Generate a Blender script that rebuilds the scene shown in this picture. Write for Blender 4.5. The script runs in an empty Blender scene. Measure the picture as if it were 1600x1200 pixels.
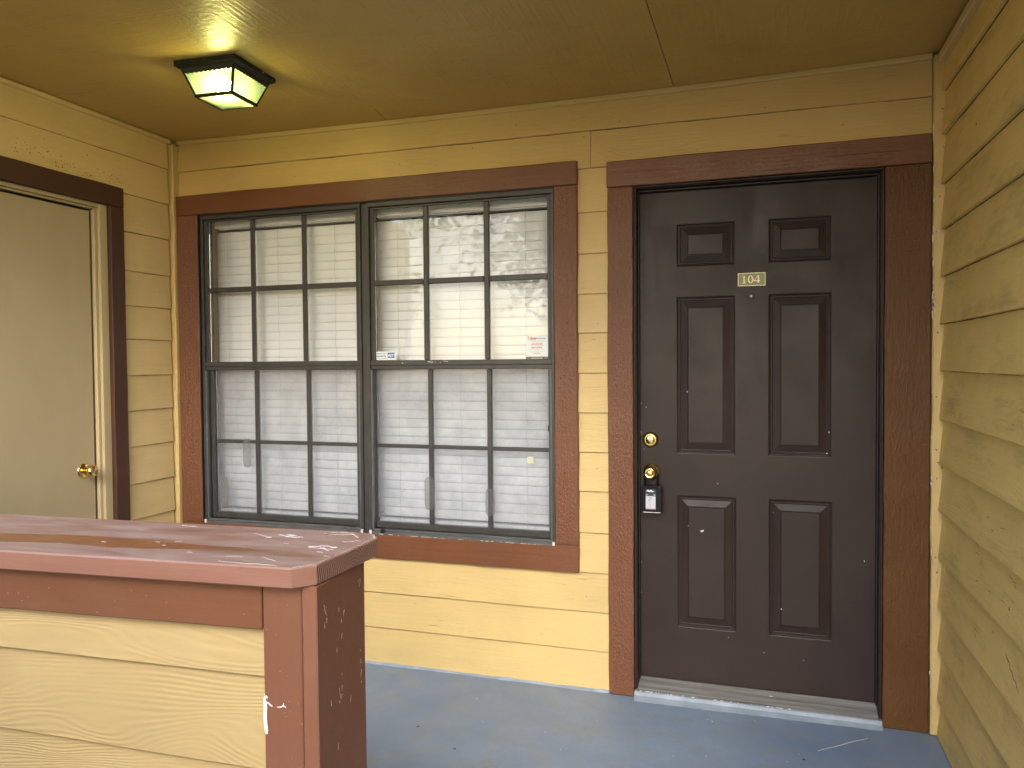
import bpy, bmesh, math, random
from mathutils import Vector, Matrix, noise
random.seed(7)
S = bpy.context.scene
COL = S.collection
# ------------------------------------------------------------------ camera
def cam_setup():
    yaw, pitch, roll = map(math.radians, (17.825, -1.617, -0.455))
    fw = Vector((-math.sin(yaw)*math.cos(pitch), math.cos(yaw)*math.cos(pitch), math.sin(pitch)))
    rt = Vector((math.cos(yaw), math.sin(yaw), 0)); up = rt.cross(fw)
    r2 = rt*math.cos(roll)+up*math.sin(roll); u2 = -rt*math.sin(roll)+up*math.cos(roll)
    m = Matrix(((r2.x, u2.x, -fw.x, 0), (r2.y, u2.y, -fw.y, -3.17), (r2.z, u2.z, -fw.z, 1.40), (0, 0, 0, 1)))
    cd = bpy.data.cameras.new('camera'); co = bpy.data.objects.new('camera', cd); COL.objects.link(co)
    cd.sensor_width = 36; cd.lens = 1202/1600*36; cd.clip_start = 0.05; cd.clip_end = 500
    co.matrix_world = m; S.camera = co
cam_setup()
# ------------------------------------------------------------------ world, sun, exposure
EXPOSURE = 2.03
SKY = 0.13
SUN_EL, SUN_AZ = math.radians(30), math.radians(168)     # bright veiled sky in front of the porch, to the right
w = bpy.data.worlds.new('World'); S.world = w; w.use_nodes = True
nt = w.node_tree; bg = nt.nodes['Background']
sky = nt.nodes.new('ShaderNodeTexSky'); sky.sky_type = 'NISHITA'; sky.sun_disc = False
sky.sun_elevation = SUN_EL; sky.sun_rotation = SUN_AZ; sky.dust_density = 2.; sky.air_density = 1.0; sky.ozone_density = 0.6
nt.links.new(sky.outputs[0], bg.inputs[0]); bg.inputs[1].default_value = SKY
sl = bpy.data.lights.new('sun', 'SUN'); sl.energy = 1.5; sl.angle = math.radians(50); sl.color = (.88, .97, 1.)
so = bpy.data.objects.new('sun', sl); COL.objects.link(so); so.location = (-4, -12, 9)
sd = Vector((math.sin(SUN_AZ)*math.cos(SUN_EL), math.cos(SUN_AZ)*math.cos(SUN_EL), math.sin(SUN_EL)))
so.rotation_euler = sd.to_track_quat('Z', 'Y').to_euler()
S.view_settings.view_transform = 'Standard'; S.view_settings.look = 'None'
S.view_settings.exposure = EXPOSURE; S.view_settings.gamma = 1; S.view_settings.use_curve_mapping = False
S.render.engine = 'CYCLES'
S.cycles.max_bounces = 10; S.cycles.diffuse_bounces = 6; S.cycles.transparent_max_bounces = 16
S.cycles.use_denoising = True; S.cycles.sample_clamp_indirect = 6

# ------------------------------------------------------------------ materials
class NB:
    """small node builder"""
    def __init__(s, name):
        s.m = bpy.data.materials.new(name); s.m.use_nodes = True; s.t = s.m.node_tree; s.n = s.t.nodes; s.l = s.t.links
        s.b = s.n['Principled BSDF']; s.out = s.n['Material Output']
        tc = s.n.new('ShaderNodeTexCoord'); oi = s.n.new('ShaderNodeObjectInfo')
        v = s.n.new('ShaderNodeVectorMath'); v.operation = 'MULTIPLY_ADD'
        cx = s.n.new('ShaderNodeCombineXYZ')
        for i in range(3): s.l.new(oi.outputs['Random'], cx.inputs[i])
        s.l.new(cx.outputs[0], v.inputs[0]); v.inputs[1].default_value = (13.7, 29.1, 17.3); s.l.new(tc.outputs['Object'], v.inputs[2])
        s.co = v.outputs[0]; s.raw = tc.outputs['Object']; s.rnd = oi.outputs['Random']
    def map(s, sc, src=None):
        v = s.n.new('ShaderNodeVectorMath'); v.operation = 'MULTIPLY'; s.l.new(src or s.co, v.inputs[0]); v.inputs[1].default_value = sc
        return v.outputs[0]
    def noise(s, sc, scale=1, detail=4, rough=.55, dist=0, src=None):
        t = s.n.new('ShaderNodeTexNoise'); s.l.new(s.map(sc, src), t.inputs['Vector'])
        t.inputs['Scale'].default_value = scale; t.inputs['Detail'].default_value = detail
        t.inputs['Roughness'].default_value = rough; t.inputs['Distortion'].default_value = dist
        return t.outputs['Fac']
    def math(s, op, a, b=0.0, c=None, clamp=False):
        m = s.n.new('ShaderNodeMath'); m.operation = op; m.use_clamp = clamp
        for i, x in enumerate((a, b, c)):
            if x is None: continue
            if isinstance(x, (int, float)): m.inputs[i].default_value = x
            else: s.l.new(x, m.inputs[i])
        return m.outputs[0]
    def ramp(s, f, a, b, lo=0., hi=1.):
        m = s.n.new('ShaderNodeMapRange'); s.l.new(f, m.inputs[0])
        for i, x in enumerate((a, b, lo, hi)): m.inputs[i+1].default_value = x
        return m.outputs[0]
    def mix(s, f, a, b, mode='MIX'):
        m = s.n.new('ShaderNodeMix'); m.data_type = 'RGBA'; m.blend_type = mode
        for i, x in ((0, f), (6, a), (7, b)):
            if isinstance(x, (int, float)): m.inputs[i].default_value = x
            elif isinstance(x, tuple): m.inputs[i].default_value = (*x, 1)
            else: s.l.new(x, m.inputs[i])
        return m.outputs[2]
    def sep(s, src=None):
        m = s.n.new('ShaderNodeSeparateXYZ'); s.l.new(src or s.co, m.inputs[0]); return m.outputs
    def bump(s, h, dist=.002, strength=1., prev=None):
        b = s.n.new('ShaderNodeBump'); b.inputs['Distance'].default_value = dist; b.inputs['Strength'].default_value = strength
        s.l.new(h, b.inputs['Height'])
        if prev: s.l.new(prev, b.inputs['Normal'])
        return b.outputs[0]
    def set(s, col=None, rough=None, nrm=None, metal=None, spec=None):
        for k, x in (('Base Color', col), ('Roughness', rough), ('Normal', nrm), ('Metallic', metal), ('Specular IOR Level', spec)):
            if x is None: continue
            if isinstance(x, tuple): s.b.inputs[k].default_value = (*x, 1)
            elif isinstance(x, (int, float)): s.b.inputs[k].default_value = x
            else: s.l.new(x, s.b.inputs[k])
        return s.m

def ax3(axis, along, a, b):
    """scale vector stretched along an axis"""
    return {'x': (along, a, b), 'y': (a, along, b), 'z': (a, b, along)}[axis]

def painted_wood(name, col, axis, rough=.5, grain=.0012, emboss=0., lump=.0005, dirt=.25, dirtcol=None, crack=.0, spec=.4, var=.10, pebble=0., efreq=60.):
    """old paint over wood: grain relief along the board, lumps, faint dirt, a few dark checks"""
    k = NB(name)
    g = k.noise(ax3(axis, 2.2, 90, 90), 1, 5, .6, .3)
    g2 = k.noise(ax3(axis, 9, 60, 60), 1, 3, .5, .6)
    h = k.math('ADD', k.math('MULTIPLY', g, .6), k.math('MULTIPLY', g2, .4))
    n = k.bump(h, grain)
    lum = k.noise((1, 1, 1), 55, 4, .6)
    n = k.bump(lum, lump, 1., n)
    big = k.noise((1, 1, 1), 6, 4, .6)
    if pebble: n = k.bump(k.noise(ax3(axis, 75, 170, 170), 1, 3, .55, .7), pebble, 1., n)
    if emboss:
        xyz = k.sep(); z = xyz[2] if axis in 'xy' else xyz[0]
        low = k.noise(ax3(axis, .9, 5, 5), 1, 2, .4, .8)
        ph = k.math('MULTIPLY', k.math('ADD', k.math('MULTIPLY', z, efreq), k.math('MULTIPLY', low, 26.*efreq/60)), 6.283)
        s = k.math('SINE', ph)
        s = k.math('MULTIPLY', s, k.ramp(big, .35, .62, .15, 1.))
        n = k.bump(s, emboss, 1., n)
    tone = k.ramp(k.noise((1, 1, 1), 2.3, 5, .6), .3, .7, 1-var, 1+var*.4)
    c = k.mix(1., col, k.mix(0, (1, 1, 1), (1, 1, 1)), 'MULTIPLY')
    cc = k.n.new('ShaderNodeVectorMath'); cc.operation = 'SCALE'; cc.inputs[0].default_value = col; k.l.new(tone, cc.inputs['Scale'])
    c = cc.outputs[0]
    d = k.ramp(k.noise(ax3(axis, 3, 12, 12), 1, 6, .7), .52, .8, 0, dirt)
    c = k.mix(d, c, dirtcol or tuple(x*.45 for x in col))
    fine = k.ramp(g, .3, .7, -.06, .06)
    c = k.mix(k.math('ADD', .06, fine), c, tuple(x*.5 for x in col))
    if crack:
        ck = k.noise(ax3(axis, 7, 150, 150), 1, 3, .6, 1.2)
        region = k.ramp(k.noise((1, 1, 1), 3.1, 3, .5), .55, .66)
        m = k.math('MULTIPLY', k.ramp(ck, .64, .69), region)
        c = k.mix(k.math('MULTIPLY', m, crack), c, tuple(x*.18 for x in col))
        n = k.bump(k.math('SUBTRACT', 1., m), .0012, 1., n)
    r = k.ramp(k.noise((1, 1, 1), 9, 4, .6), .3, .7, rough-.07, rough+.1)
    return k.set(c, r, n, spec=spec)

YEL = (.62, .445, .190)
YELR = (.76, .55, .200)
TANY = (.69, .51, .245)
BRN = (.165, .060, .026)
siding_f = painted_wood('siding_paint_front', YEL, 'x', .46, .0012, .00015, .0006, .22, (.30, .22, .12), crack=.55)
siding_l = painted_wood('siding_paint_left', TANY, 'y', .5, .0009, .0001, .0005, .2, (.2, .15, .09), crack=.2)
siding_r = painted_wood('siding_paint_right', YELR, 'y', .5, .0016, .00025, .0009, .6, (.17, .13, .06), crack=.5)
siding_h = painted_wood('siding_paint_half_wall_dimmed', (.345, .240, .105), 'x', .5, .0006, .00034, .0002, .08, (.3, .22, .12), efreq=105.)  # front wall paint, darkened to offset the stronger light out here
trim_y = painted_wood('trim_paint_yellow', YEL, 'z', .45, .0008, .0, .0018, .3, (.25, .17, .07), crack=.5)
strip_yx = painted_wood('strip_paint_yellow', YEL, 'x', .45, .0006, .0, .0006, .2)
strip_yy = painted_wood('strip_paint_yellow_side', TANY, 'y', .45, .0006, .0, .0006, .2)
brown_z = painted_wood('trim_paint_brown_upright', BRN, 'z', .34, .0024, .0, .0022, .2, (.09, .04, .025), spec=.5, pebble=.0042)
brown_x = painted_wood('trim_paint_brown_level', BRN, 'x', .42, .0018, .0, .0012, .25, (.09, .045, .025), crack=.35, spec=.5)
brown_sl = painted_wood('trim_paint_brown_band_sawn', (.17, .073, .038), 'z', .4, .0012, .0, .0010, .2, spec=.45)
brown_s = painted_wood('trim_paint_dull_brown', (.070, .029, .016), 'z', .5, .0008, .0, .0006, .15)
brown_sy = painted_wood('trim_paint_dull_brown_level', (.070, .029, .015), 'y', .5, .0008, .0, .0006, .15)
post_b = painted_wood('post_paint_brown', (.145, .058, .032), 'z', .5, .0006, .0, .0006, .25, (.19, .10, .065), spec=.3)
post_bx = painted_wood('post_paint_brown_level', (.125, .048, .022), 'x', .5, .0006, .0, .0006, .3, (.19, .10, .065), spec=.3)
cream = painted_wood('storage_jamb_paint', (.50, .39, .22), 'z', .45, .0004, .0, .0006, .1)

def sawn_brown():
    k = NB('trim_paint_brown_sawn')
    v = k.n.new('ShaderNodeVectorMath'); v.operation = 'ADD'
    nn = k.n.new('ShaderNodeTexNoise'); k.l.new(k.map((2, 2, 2)), nn.inputs['Vector']); nn.inputs['Scale'].default_value = 2
    xyz = k.sep()
    # slanting saw marks that curve across the board
    ph = k.math('ADD', k.math('MULTIPLY', xyz[2], 52.), k.math('MULTIPLY', xyz[0], -34.))
    ph = k.math('ADD', ph, k.math('MULTIPLY', k.noise((3, 3, 3), 1, 3), 14.))
    s = k.math('MULTIPLY', k.math('SINE', k.math('MULTIPLY', ph, 6.283)), k.ramp(k.noise((1, 1, 1), 3, 2), .35, .6))
    s = k.math('MULTIPLY', s, k.ramp(k.noise((1, 1, 1), 30, 3), .3, .7))
    n = k.bump(s, .00035)
    n = k.bump(k.noise((90, 90, 14), 1, 4, .6, .4), .0034, 1., n)
    n = k.bump(k.noise((150, 150, 70), 1, 3, .6, .6), .0030, 1., n)
    c = k.mix(k.ramp(k.noise((3, 3, 3), 1, 5), .3, .7), (.100, .040, .011), (.125, .052, .016))
    return k.set(c, .42, n, spec=.28)
brown_r = sawn_brown()

def simple(name, col, rough=.5, metal=0., bump=0., bscale=200, var=0., spec=.5):
    k = NB(name); c = col; n = None
    if var:
        cc = k.n.new('ShaderNodeVectorMath'); cc.operation = 'SCALE'; cc.inputs[0].default_value = col
        k.l.new(k.ramp(k.noise((1, 1, 1), 12, 5, .65), .3, .7, 1-var, 1+var), cc.inputs['Scale']); c = cc.outputs[0]
    if bump: n = k.bump(k.noise((1, 1, 1), bscale, 4), bump)
    return k.set(c, rough, n, metal, spec)

alu = simple('dark_aluminium', (.058, .055, .052), .42, .2, .0002, 300, .22)
alu_l = simple('worn_aluminium', (.13, .13, .132), .38, .3, .0002, 300, .25)
black = simple('black_gasket', (.008, .008, .009), .5)
rubber = simple('weatherstrip', (.012, .010, .011), .45)
brass = simple('polished_brass', (.83, .60, .22), .16, 1., .0001, 60, .08)
brass_d = simple('worn_brass', (.60, .43, .17), .32, 1., .0002, 90, .2)
steel = simple('peephole_metal', (.5, .48, .44), .2, 1.)
white = simple('white_paint', (.82, .80, .76), .5)
dull_white = simple('chipped_primer', (.62, .58, .52), .6)
gap = simple('dark_gap', (.012, .009, .008), .9)
lamp_metal = simple('aged_black_metal', (.028, .034, .028), .34, .45, .0004, 120, .35)
plate_g = simple('olive_brass_plate', (.11, .115, .038), .38, .45, .0002, 80, .2)
ivory = simple('ivory_enamel', (.86, .80, .62), .4)
box_black = simple('black_enamel', (.006, .007, .010), .22, 0., .0001)
box_face = simple('silver_window', (.55, .56, .60), .35, .2)
pink = simple('faded_print', (.62, .34, .26), .5)
blue = simple('blue_print', (.03, .13, .42), .4)
blue_t = simple('blue_lettering', (.05, .13, .30), .5)
grey_t = simple('grey_lettering', (.34, .36, .38), .5)
red_t = simple('red_lettering', (.55, .14, .13), .5)
orange_t = simple('orange_print', (.75, .33, .12), .5)
navy = simple('navy_print', (.03, .035, .07), .5)
paper = simple('sticker_white', (.80, .85, .88), .35)
plaster = simple('interior_reveal', (.60, .54, .42), .7, 0, .0003, 90)
slat_m = simple('white_faux_wood', (.88, .905, .92), .38, 0, .0002, 100)
cord_m = simple('blind_cord', (.50, .49, .46), .8)
ivory_l = simple('ivory_latch', (.62, .57, .42), .4)
wall_in = simple('interior_paint', (.5, .48, .43), .8)

def door_paint():
    k = NB('door_paint')
    big = k.noise((1, 1, .8), 3.2, 5, .6, .4)
    c = k.mix(k.ramp(big, .3, .7), (.024, .0138, .0125), (.035, .021, .0185))
    c = k.mix(k.ramp(k.noise((1, 1, .4), 14, 5, .7), .58, .75, 0, .35), c, (.022, .017, .016))
    n = k.bump(k.noise((1, 1, 1), 170, 3), .00022)
    n = k.bump(k.noise((1, 1, 1), 9, 3), .0012, 1., n)
    r = k.ramp(k.noise((1, 1, .7), 5, 5, .65, .5), .3, .7, .36, .52)
    return k.set(c, r, n, spec=.28)
door_m = door_paint()

def storage_paint():
    k = NB('storage_door_paint')
    c = k.mix(k.ramp(k.noise((1, 1, .5), 2.2, 5), .3, .7), (.40, .315, .185), (.46, .37, .225))
    c = k.mix(k.ramp(k.noise((1, 1, 1), 30, 5, .7), .66, .8, 0, .5), c, (.16, .12, .08))
    n = k.bump(k.noise((40, 40, 3), 1, 3), .0004)
    return k.set(c, .52, n, spec=.4)
storage_m = storage_paint()

def ceiling_paint():
    k = NB('ceiling_paint')
    c = k.mix(k.ramp(k.noise((1, 1, 1), 1.8, 5, .6), .3, .7), (.47, .315, .085), (.56, .385, .112))
    st = k.noise((3, 55, 10), 1, 4, .6, .5); st2 = k.noise((60, 4, 10), 1, 4, .6, .5)
    sel = k.ramp(k.noise((1, 1, 1), 2.5, 2), .47, .56)
    h = k.math('ADD', k.math('MULTIPLY', st, sel), k.math('MULTIPLY', st2, k.math('SUBTRACT', 1., sel)))
    n = k.bump(h, .0030); n = k.bump(k.noise((1, 1, 1), 60, 4), .0016, 1., n)
    c = k.mix(k.ramp(k.noise((4, 14, 4), 1, 5, .7), .55, .75, 0, .25), c, (.17, .10, .045))
    return k.set(c, .44, n, spec=.55)
ceil_m = ceiling_paint()

def concrete():
    k = NB('painted_concrete')
    c = k.mix(k.ramp(k.noise((1, 1, 1), 1.7, 6, .62, .4), .3, .7), (.150, .205, .315), (.235, .29, .38))
    c = k.mix(k.ramp(k.noise((1, 1, 1), 7, 6, .7), .46, .70, 0, .8), c, (.20, .235, .25))
    c = k.mix(k.ramp(k.noise((1, 1, 1), 60, 3, .6), .70, .76, 0, .5), c, (.09, .09, .10))
    n = k.bump(k.noise((1, 1, 1), 45, 5, .6), .0009); n = k.bump(k.noise((1, 1, 1), 4, 3), .003, 1., n)
    r = k.ramp(k.noise((1, 1, 1), 6, 5, .6), .3, .7, .38, .6)
    return k.set(c, r, n, spec=.45)
conc_m = concrete()
lip_m = simple('painted_lip', (.235, .275, .335), .45, 0, .0012, 60, .2)

def threshold_mat():
    k = NB('threshold_metal')
    c = k.mix(k.ramp(k.noise((2, 40, 40), 1, 5), .35, .65), (.07, .062, .055), (.18, .172, .165))
    return k.set(c, .6, k.bump(k.noise((3, 120, 120), 1, 3), .0004), .1, .2)
thr_m = threshold_mat()

def cap_paint():
    k = NB('cap_board_paint')
    xyz = k.sep(k.raw)
    wob = k.noise((.8, 4, 4), 1, 3, .5, 0, k.raw)
    dy = k.math('ADD', xyz[1], k.math('MULTIPLY', k.math('SUBTRACT', wob, .5), .03)); dz = k.math('ADD', xyz[2], .012)
    r = k.math('SQRT', k.math('ADD', k.math('MULTIPLY', dy, dy), k.math('MULTIPLY', dz, dz)))
    ring = k.math('SINE', k.math('MULTIPLY', k.math('ADD', r, k.math('MULTIPLY', k.noise((6, 30, 30), 1, 3, .5, 0, k.raw), .004)), 6.283/.0066))
    geo = k.n.new('ShaderNodeNewGeometry'); tr = k.n.new('ShaderNodeVectorTransform'); tr.vector_type = 'NORMAL'; tr.convert_from = 'WORLD'; tr.convert_to = 'OBJECT'
    k.l.new(geo.outputs['True Normal'], tr.inputs[0]); nx = k.sep(tr.outputs[0])
    end = k.ramp(k.math('ABSOLUTE', nx[0]), .78, .95)
    base = k.mix(k.ramp(k.noise((2, 9, 9), 1, 5, .6), .3, .7), (.165, .074, .049), (.215, .102, .072))
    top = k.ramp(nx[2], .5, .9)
    sheen_haze = k.math('MULTIPLY', k.ramp(k.noise((3, 16, 16), 1, 6, .7, .5), .36, .66, 0, .75), top)  # pale reflected sheen painted into the colour of upward faces
    c = k.mix(sheen_haze, base, (.35, .262, .25))
    drip = k.math('MULTIPLY', k.ramp(k.noise((34, 4, 4), 1, 3, .6), .64, .70), k.ramp(k.noise((5, 5, 40), 1, 2), .45, .55))
    c = k.mix(k.math('MULTIPLY', drip, k.ramp(k.math('MULTIPLY', nx[1], -1.), .5, .9, 0, .55)), c, (.16, .06, .03))
    rr = k.ramp(ring, -.3, .9)
    ec = k.mix(rr, (.135, .068, .050), (.215, .122, .096))
    c = k.mix(end, c, ec)
    hh = k.math('MULTIPLY', ring, k.ramp(end, 0, 1, .03, 1.))
    n = k.bump(hh, .0005)
    n = k.bump(k.noise((5, 90, 90), 1, 4, .6, .4), .0007, 1., n)
    sc = k.ramp(k.noise((30, 60, 60), 1, 5, .7, 1.5), .69, .72)
    c = k.mix(k.math('MULTIPLY', k.math('MULTIPLY', sc, top), .7), c, (.70, .62, .60))
    rg = k.ramp(k.noise((2, 8, 8), 1, 5, .6), .3, .7, .28, .5)
    return k.set(c, rg, n, spec=.5)
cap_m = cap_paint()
wet_m = simple('damp_brown', (.19, .075, .035), .28, 0, .0008, 50, .15)

def glass_mat(name, dirt, tint=(1, 1, 1), dirtcol=(.40, .41, .46)):
    k = NB(name); k.n.remove(k.b)
    tr = k.n.new('ShaderNodeBsdfTransparent'); tr.inputs[0].default_value = (*tint, 1)
    gl = k.n.new('ShaderNodeBsdfGlossy'); gl.inputs['Roughness'].default_value = .015
    fr = k.n.new('ShaderNodeFresnel'); fr.inputs[0].default_value = 1.5
    bp = k.bump(k.noise((1, 1, 1), 2.5, 2), .002); k.l.new(bp, gl.inputs['Normal'])
    m1 = k.n.new('ShaderNodeMixShader'); k.l.new(fr.outputs[0], m1.inputs[0]); k.l.new(tr.outputs[0], m1.inputs[1]); k.l.new(gl.outputs[0], m1.inputs[2])
    df = k.n.new('ShaderNodeBsdfDiffuse'); df.inputs[0].default_value = (*dirtcol, 1)
    tl = k.n.new('ShaderNodeBsdfTranslucent'); tl.inputs[0].default_value = (*dirtcol, 1)
    md = k.n.new('ShaderNodeMixShader'); md.inputs[0].default_value = .4; k.l.new(df.outputs[0], md.inputs[1]); k.l.new(tl.outputs[0], md.inputs[2])
    f = k.math('ADD', k.ramp(k.noise((1, 1, 1), 150, 5, .75), .35, .75, dirt*.75, dirt*1.15), k.ramp(k.noise((1, 1, 1), 7, 5, .6), .4, .7, 0, dirt*.5), clamp=True)
    m2 = k.n.new('ShaderNodeMixShader'); k.l.new(f, m2.inputs[0]); k.l.new(m1.outputs[0], m2.inputs[1]); k.l.new(md.outputs[0], m2.inputs[2])
    k.l.new(m2.outputs[0], k.out.inputs[0]); return k.m
glass_u = glass_mat('clear_glass', .015)
glass_d = glass_mat('dusty_glass', .22)
plastic_c = glass_mat('clear_plastic', .16, (.86, .86, .86), (.5, .5, .5))

def lamp_glass():
    k = NB('frosted_green_glass'); k.n.remove(k.b)
    tr = k.n.new('ShaderNodeBsdfTransparent'); tr.inputs[0].default_value = (.97, 1, .95, 1)
    tl = k.n.new('ShaderNodeBsdfTranslucent'); tl.inputs[0].default_value = (.048, .062, .056, 1)
    df = k.n.new('ShaderNodeBsdfDiffuse'); df.inputs[0].default_value = (.12, .17, .11, 1)
    a = k.n.new('ShaderNodeMixShader'); a.inputs[0].default_value = .35; k.l.new(tl.outputs[0], a.inputs[1]); k.l.new(df.outputs[0], a.inputs[2])
    b = k.n.new('ShaderNodeMixShader'); k.l.new(k.ramp(k.noise((1, 1, 1), 80, 4), .3, .7, .34, .44), b.inputs[0]); k.l.new(a.outputs[0], b.inputs[1]); k.l.new(tr.outputs[0], b.inputs[2])
    k.l.new(b.outputs[0], k.out.inputs[0]); return k.m
lamp_g = lamp_glass()

def emit(name, col, st):
    k = NB(name); k.b.inputs['Emission Color'].default_value = (*col, 1); k.b.inputs['Emission Strength'].default_value = st; return k.set((.8, .8, .8), .5)
bulb_m = emit('lit_bulb', (1., .87, .30), 230.)

def grass_mat():
    k = NB('lawn'); c = k.mix(k.ramp(k.noise((1, 1, 1), 3, 6, .7), .3, .7), (.065, .10, .022), (.12, .15, .04))
    return k.set(c, .9, k.bump(k.noise((1, 1, 1), 60, 3), .03))
lawn_m = grass_mat()
path_m = simple('walk_concrete', (.36, .34, .31), .85, 0, .002, 30, .15)
leaf_m = simple('leaf', (.09, .14, .025), .5, 0, 0, 1, .35)
bark_m = simple('bark', (.10, .07, .05), .9, 0, .01, 12, .2)
roof_m = simple('roof_felt', (.12, .10, .09), .9)
stucco = simple('plain_wall', (.45, .35, .2), .8)

# ------------------------------------------------------------------ object helpers
FO = {}
def finish(o, parent, org):
    COL.objects.link(o)
    if parent is not None:
        o.parent = parent; o.location = org - FO[parent.name]
    else: o.location = org
    FO[o.name] = org.copy(); return o
def mesh_from(name, verts, faces, mat, parent=None, org=None, smooth=False, flip=True):
    vs = [Vector(v) for v in verts]
    if org is None:
        xs = [v.x for v in vs]; ys = [v.y for v in vs]; zs = [v.z for v in vs]
        org = Vector(((min(xs)+max(xs))/2, (min(ys)+max(ys))/2, min(zs)))
    else: org = Vector(org)
    me = bpy.data.meshes.new(name); me.from_pydata([v-org for v in vs], [], faces)
    if flip:
        bm = bmesh.new(); bm.from_mesh(me); bmesh.ops.recalc_face_normals(bm, faces=bm.faces); bm.to_mesh(me); bm.free()
    if smooth:
        me.polygons.foreach_set('use_smooth', [True]*len(me.polygons))
    me.materials.append(mat)
    return finish(bpy.data.objects.new(name, me), parent, org)
class MB:
    def __init__(s): s.v = []; s.f = []
    def add(s, v, f):
        n = len(s.v); s.v += [tuple(x) for x in v]; s.f += [tuple(i+n for i in q) for q in f]; return s
    def box(s, x0, x1, y0, y1, z0, z1):
        v = [(x, y, z) for z in (z0, z1) for y in (y0, y1) for x in (x0, x1)]
        return s.add(v, [(0, 1, 3, 2), (4, 6, 7, 5), (0, 4, 5, 1), (2, 3, 7, 6), (0, 2, 6, 4), (1, 5, 7, 3)])
    def bbox(s, x0, x1, y0, y1, z0, z1, b=.002):
        """box with chamfered edges along its longest axis and ends"""
        v, f = sweep((x0, x1), (y0, y1), (z0, z1), b); return s.add(v, f)
    def lathe(s, c, axis, prof, n=28):
        c = Vector(c); a = Vector(axis).normalized(); u = a.orthogonal().normalized(); w_ = a.cross(u)
        v = []; f = []
        for d, r in prof:
            for i in range(n):
                t = 2*math.pi*i/n; v.append(c+a*d+(u*math.cos(t)+w_*math.sin(t))*max(r, 1e-5))
        for k in range(len(prof)-1):
            for i in range(n): j = (i+1) % n; f.append((k*n+i, k*n+j, (k+1)*n+j, (k+1)*n+i))
        f.append(tuple(range(n))[::-1]); f.append(tuple((len(prof)-1)*n+i for i in range(n)))
        return s.add(v, f)
    def tube(s, pts, r, n=8):
        v = []; f = []; pts = [Vector(p) for p in pts]
        for i, p in enumerate(pts):
            d = (pts[min(i+1, len(pts)-1)]-pts[max(i-1, 0)]).normalized(); u = d.orthogonal().normalized()
            if i and abs(u.dot(pu)) < .99:
                u = (pu-d*pu.dot(d)).normalized()
            elif i: u = (pu-d*pu.dot(d)).normalized()
            pu = u; w_ = d.cross(u)
            for k in range(n): t = 2*math.pi*k/n; v.append(p+(u*math.cos(t)+w_*math.sin(t))*r)
        for i in range(len(pts)-1):
            for k in range(n): j = (k+1) % n; f.append((i*n+k, i*n+j, (i+1)*n+j, (i+1)*n+k))
        f.append(tuple(range(n))[::-1]); f.append(tuple((len(pts)-1)*n+k for k in range(n)))
        return s.add(v, f)
    def build(s, name, mat, parent=None, org=None, smooth=False, flip=True): return mesh_from(name, s.v, s.f, mat, parent, org, smooth, flip)

def sweep(X, Y, Z, b=.002, jit=0., step=.12):
    """board with chamfered long edges, stations along the longest axis, slight wander"""
    R = [X, Y, Z]; L = [abs(r[1]-r[0]) for r in R]; a = L.index(max(L)); o = [i for i in range(3) if i != a]
    b = min(b, min(L)*.4)
    n = max(1, int(L[a]/step)) if jit else 1
    (u0, u1), (v0, v1) = sorted(R[o[0]]), sorted(R[o[1]]); a0, a1 = sorted(R[a])
    st = [(a0, b)] + [(a0+b, 0)] + [(a0+L[a]*i/n, 0) for i in range(1, n)] + [(a1-b, 0), (a1, b)]
    V = []; F = []; ph = random.random()*100
    for t, ins in st:
        U0, U1, V0, V1 = u0+ins, u1-ins, v0+ins, v1-ins
        if jit:
            U0 += (noise.noise(Vector((t*7, ph, 0))))*jit; U1 += (noise.noise(Vector((t*7, ph+9, 0))))*jit
            V0 += (noise.noise(Vector((t*7, ph+20, 0))))*jit; V1 += (noise.noise(Vector((t*7, ph+31, 0))))*jit
        ring = [(U0+b, V0), (U1-b, V0), (U1, V0+b), (U1, V1-b), (U1-b, V1), (U0+b, V1), (U0, V1-b), (U0, V0+b)]
        for p in ring:
            q = [0, 0, 0]; q[a] = t; q[o[0]] = p[0]; q[o[1]] = p[1]; V.append(tuple(q))
    m = len(st)
    for i in range(m-1):
        for k in range(8): j = (k+1) % 8; F.append((i*8+k, i*8+j, (i+1)*8+j, (i+1)*8+k))
    F.append(tuple(range(8))); F.append(tuple((m-1)*8+k for k in range(8)))
    return V, F
def board(name, X, Y, Z, mat, parent, b=.003, jit=.002, step=.1):
    v, f = sweep(X, Y, Z, b, jit, step); return mesh_from(name, v, f, mat, parent)
def boxo(name, X, Y, Z, mat, parent, b=0.):
    m = MB()
    if b: m.bbox(*X, *Y, *Z, b)
    else: m.box(*X, *Y, *Z)
    return m.build(name, mat, parent)
def thing(name, label, cat, loc, rz=0., group=None, local=False):
    o = bpy.data.objects.new(name, None); COL.objects.link(o); o.empty_display_size = .1
    o.location = loc; o.rotation_euler = (0, 0, rz); o['label'] = label; o['category'] = cat; o['kind'] = 'thing'
    if group: o['group'] = group
    FO[o.name] = Vector((0, 0, 0)) if local else Vector(loc); return o
def tag(o, label=None, cat=None, group=None, kind=None):
    for k, x in (('label', label), ('category', cat), ('group', group), ('kind', kind)):
        if x: o[k] = x
    return o
def text_mb(txt, size, fn, extrude=.0006, shear=0., align='LEFT', bold=0.):
    cu = bpy.data.curves.new('lettering', 'FONT'); cu.body = txt; cu.size = size; cu.extrude = extrude; cu.shear = shear; cu.align_x = align; cu.resolution_u = 3; cu.offset = bold
    o = bpy.data.objects.new('lettering', cu); me = bpy.data.meshes.new_from_object(o)
    v = [fn(p.co.x, p.co.y, p.co.z) for p in me.vertices]; f = [tuple(p.vertices) for p in me.polygons]
    bpy.data.objects.remove(o); bpy.data.curves.remove(cu); bpy.data.meshes.remove(me)
    return v, f
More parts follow.
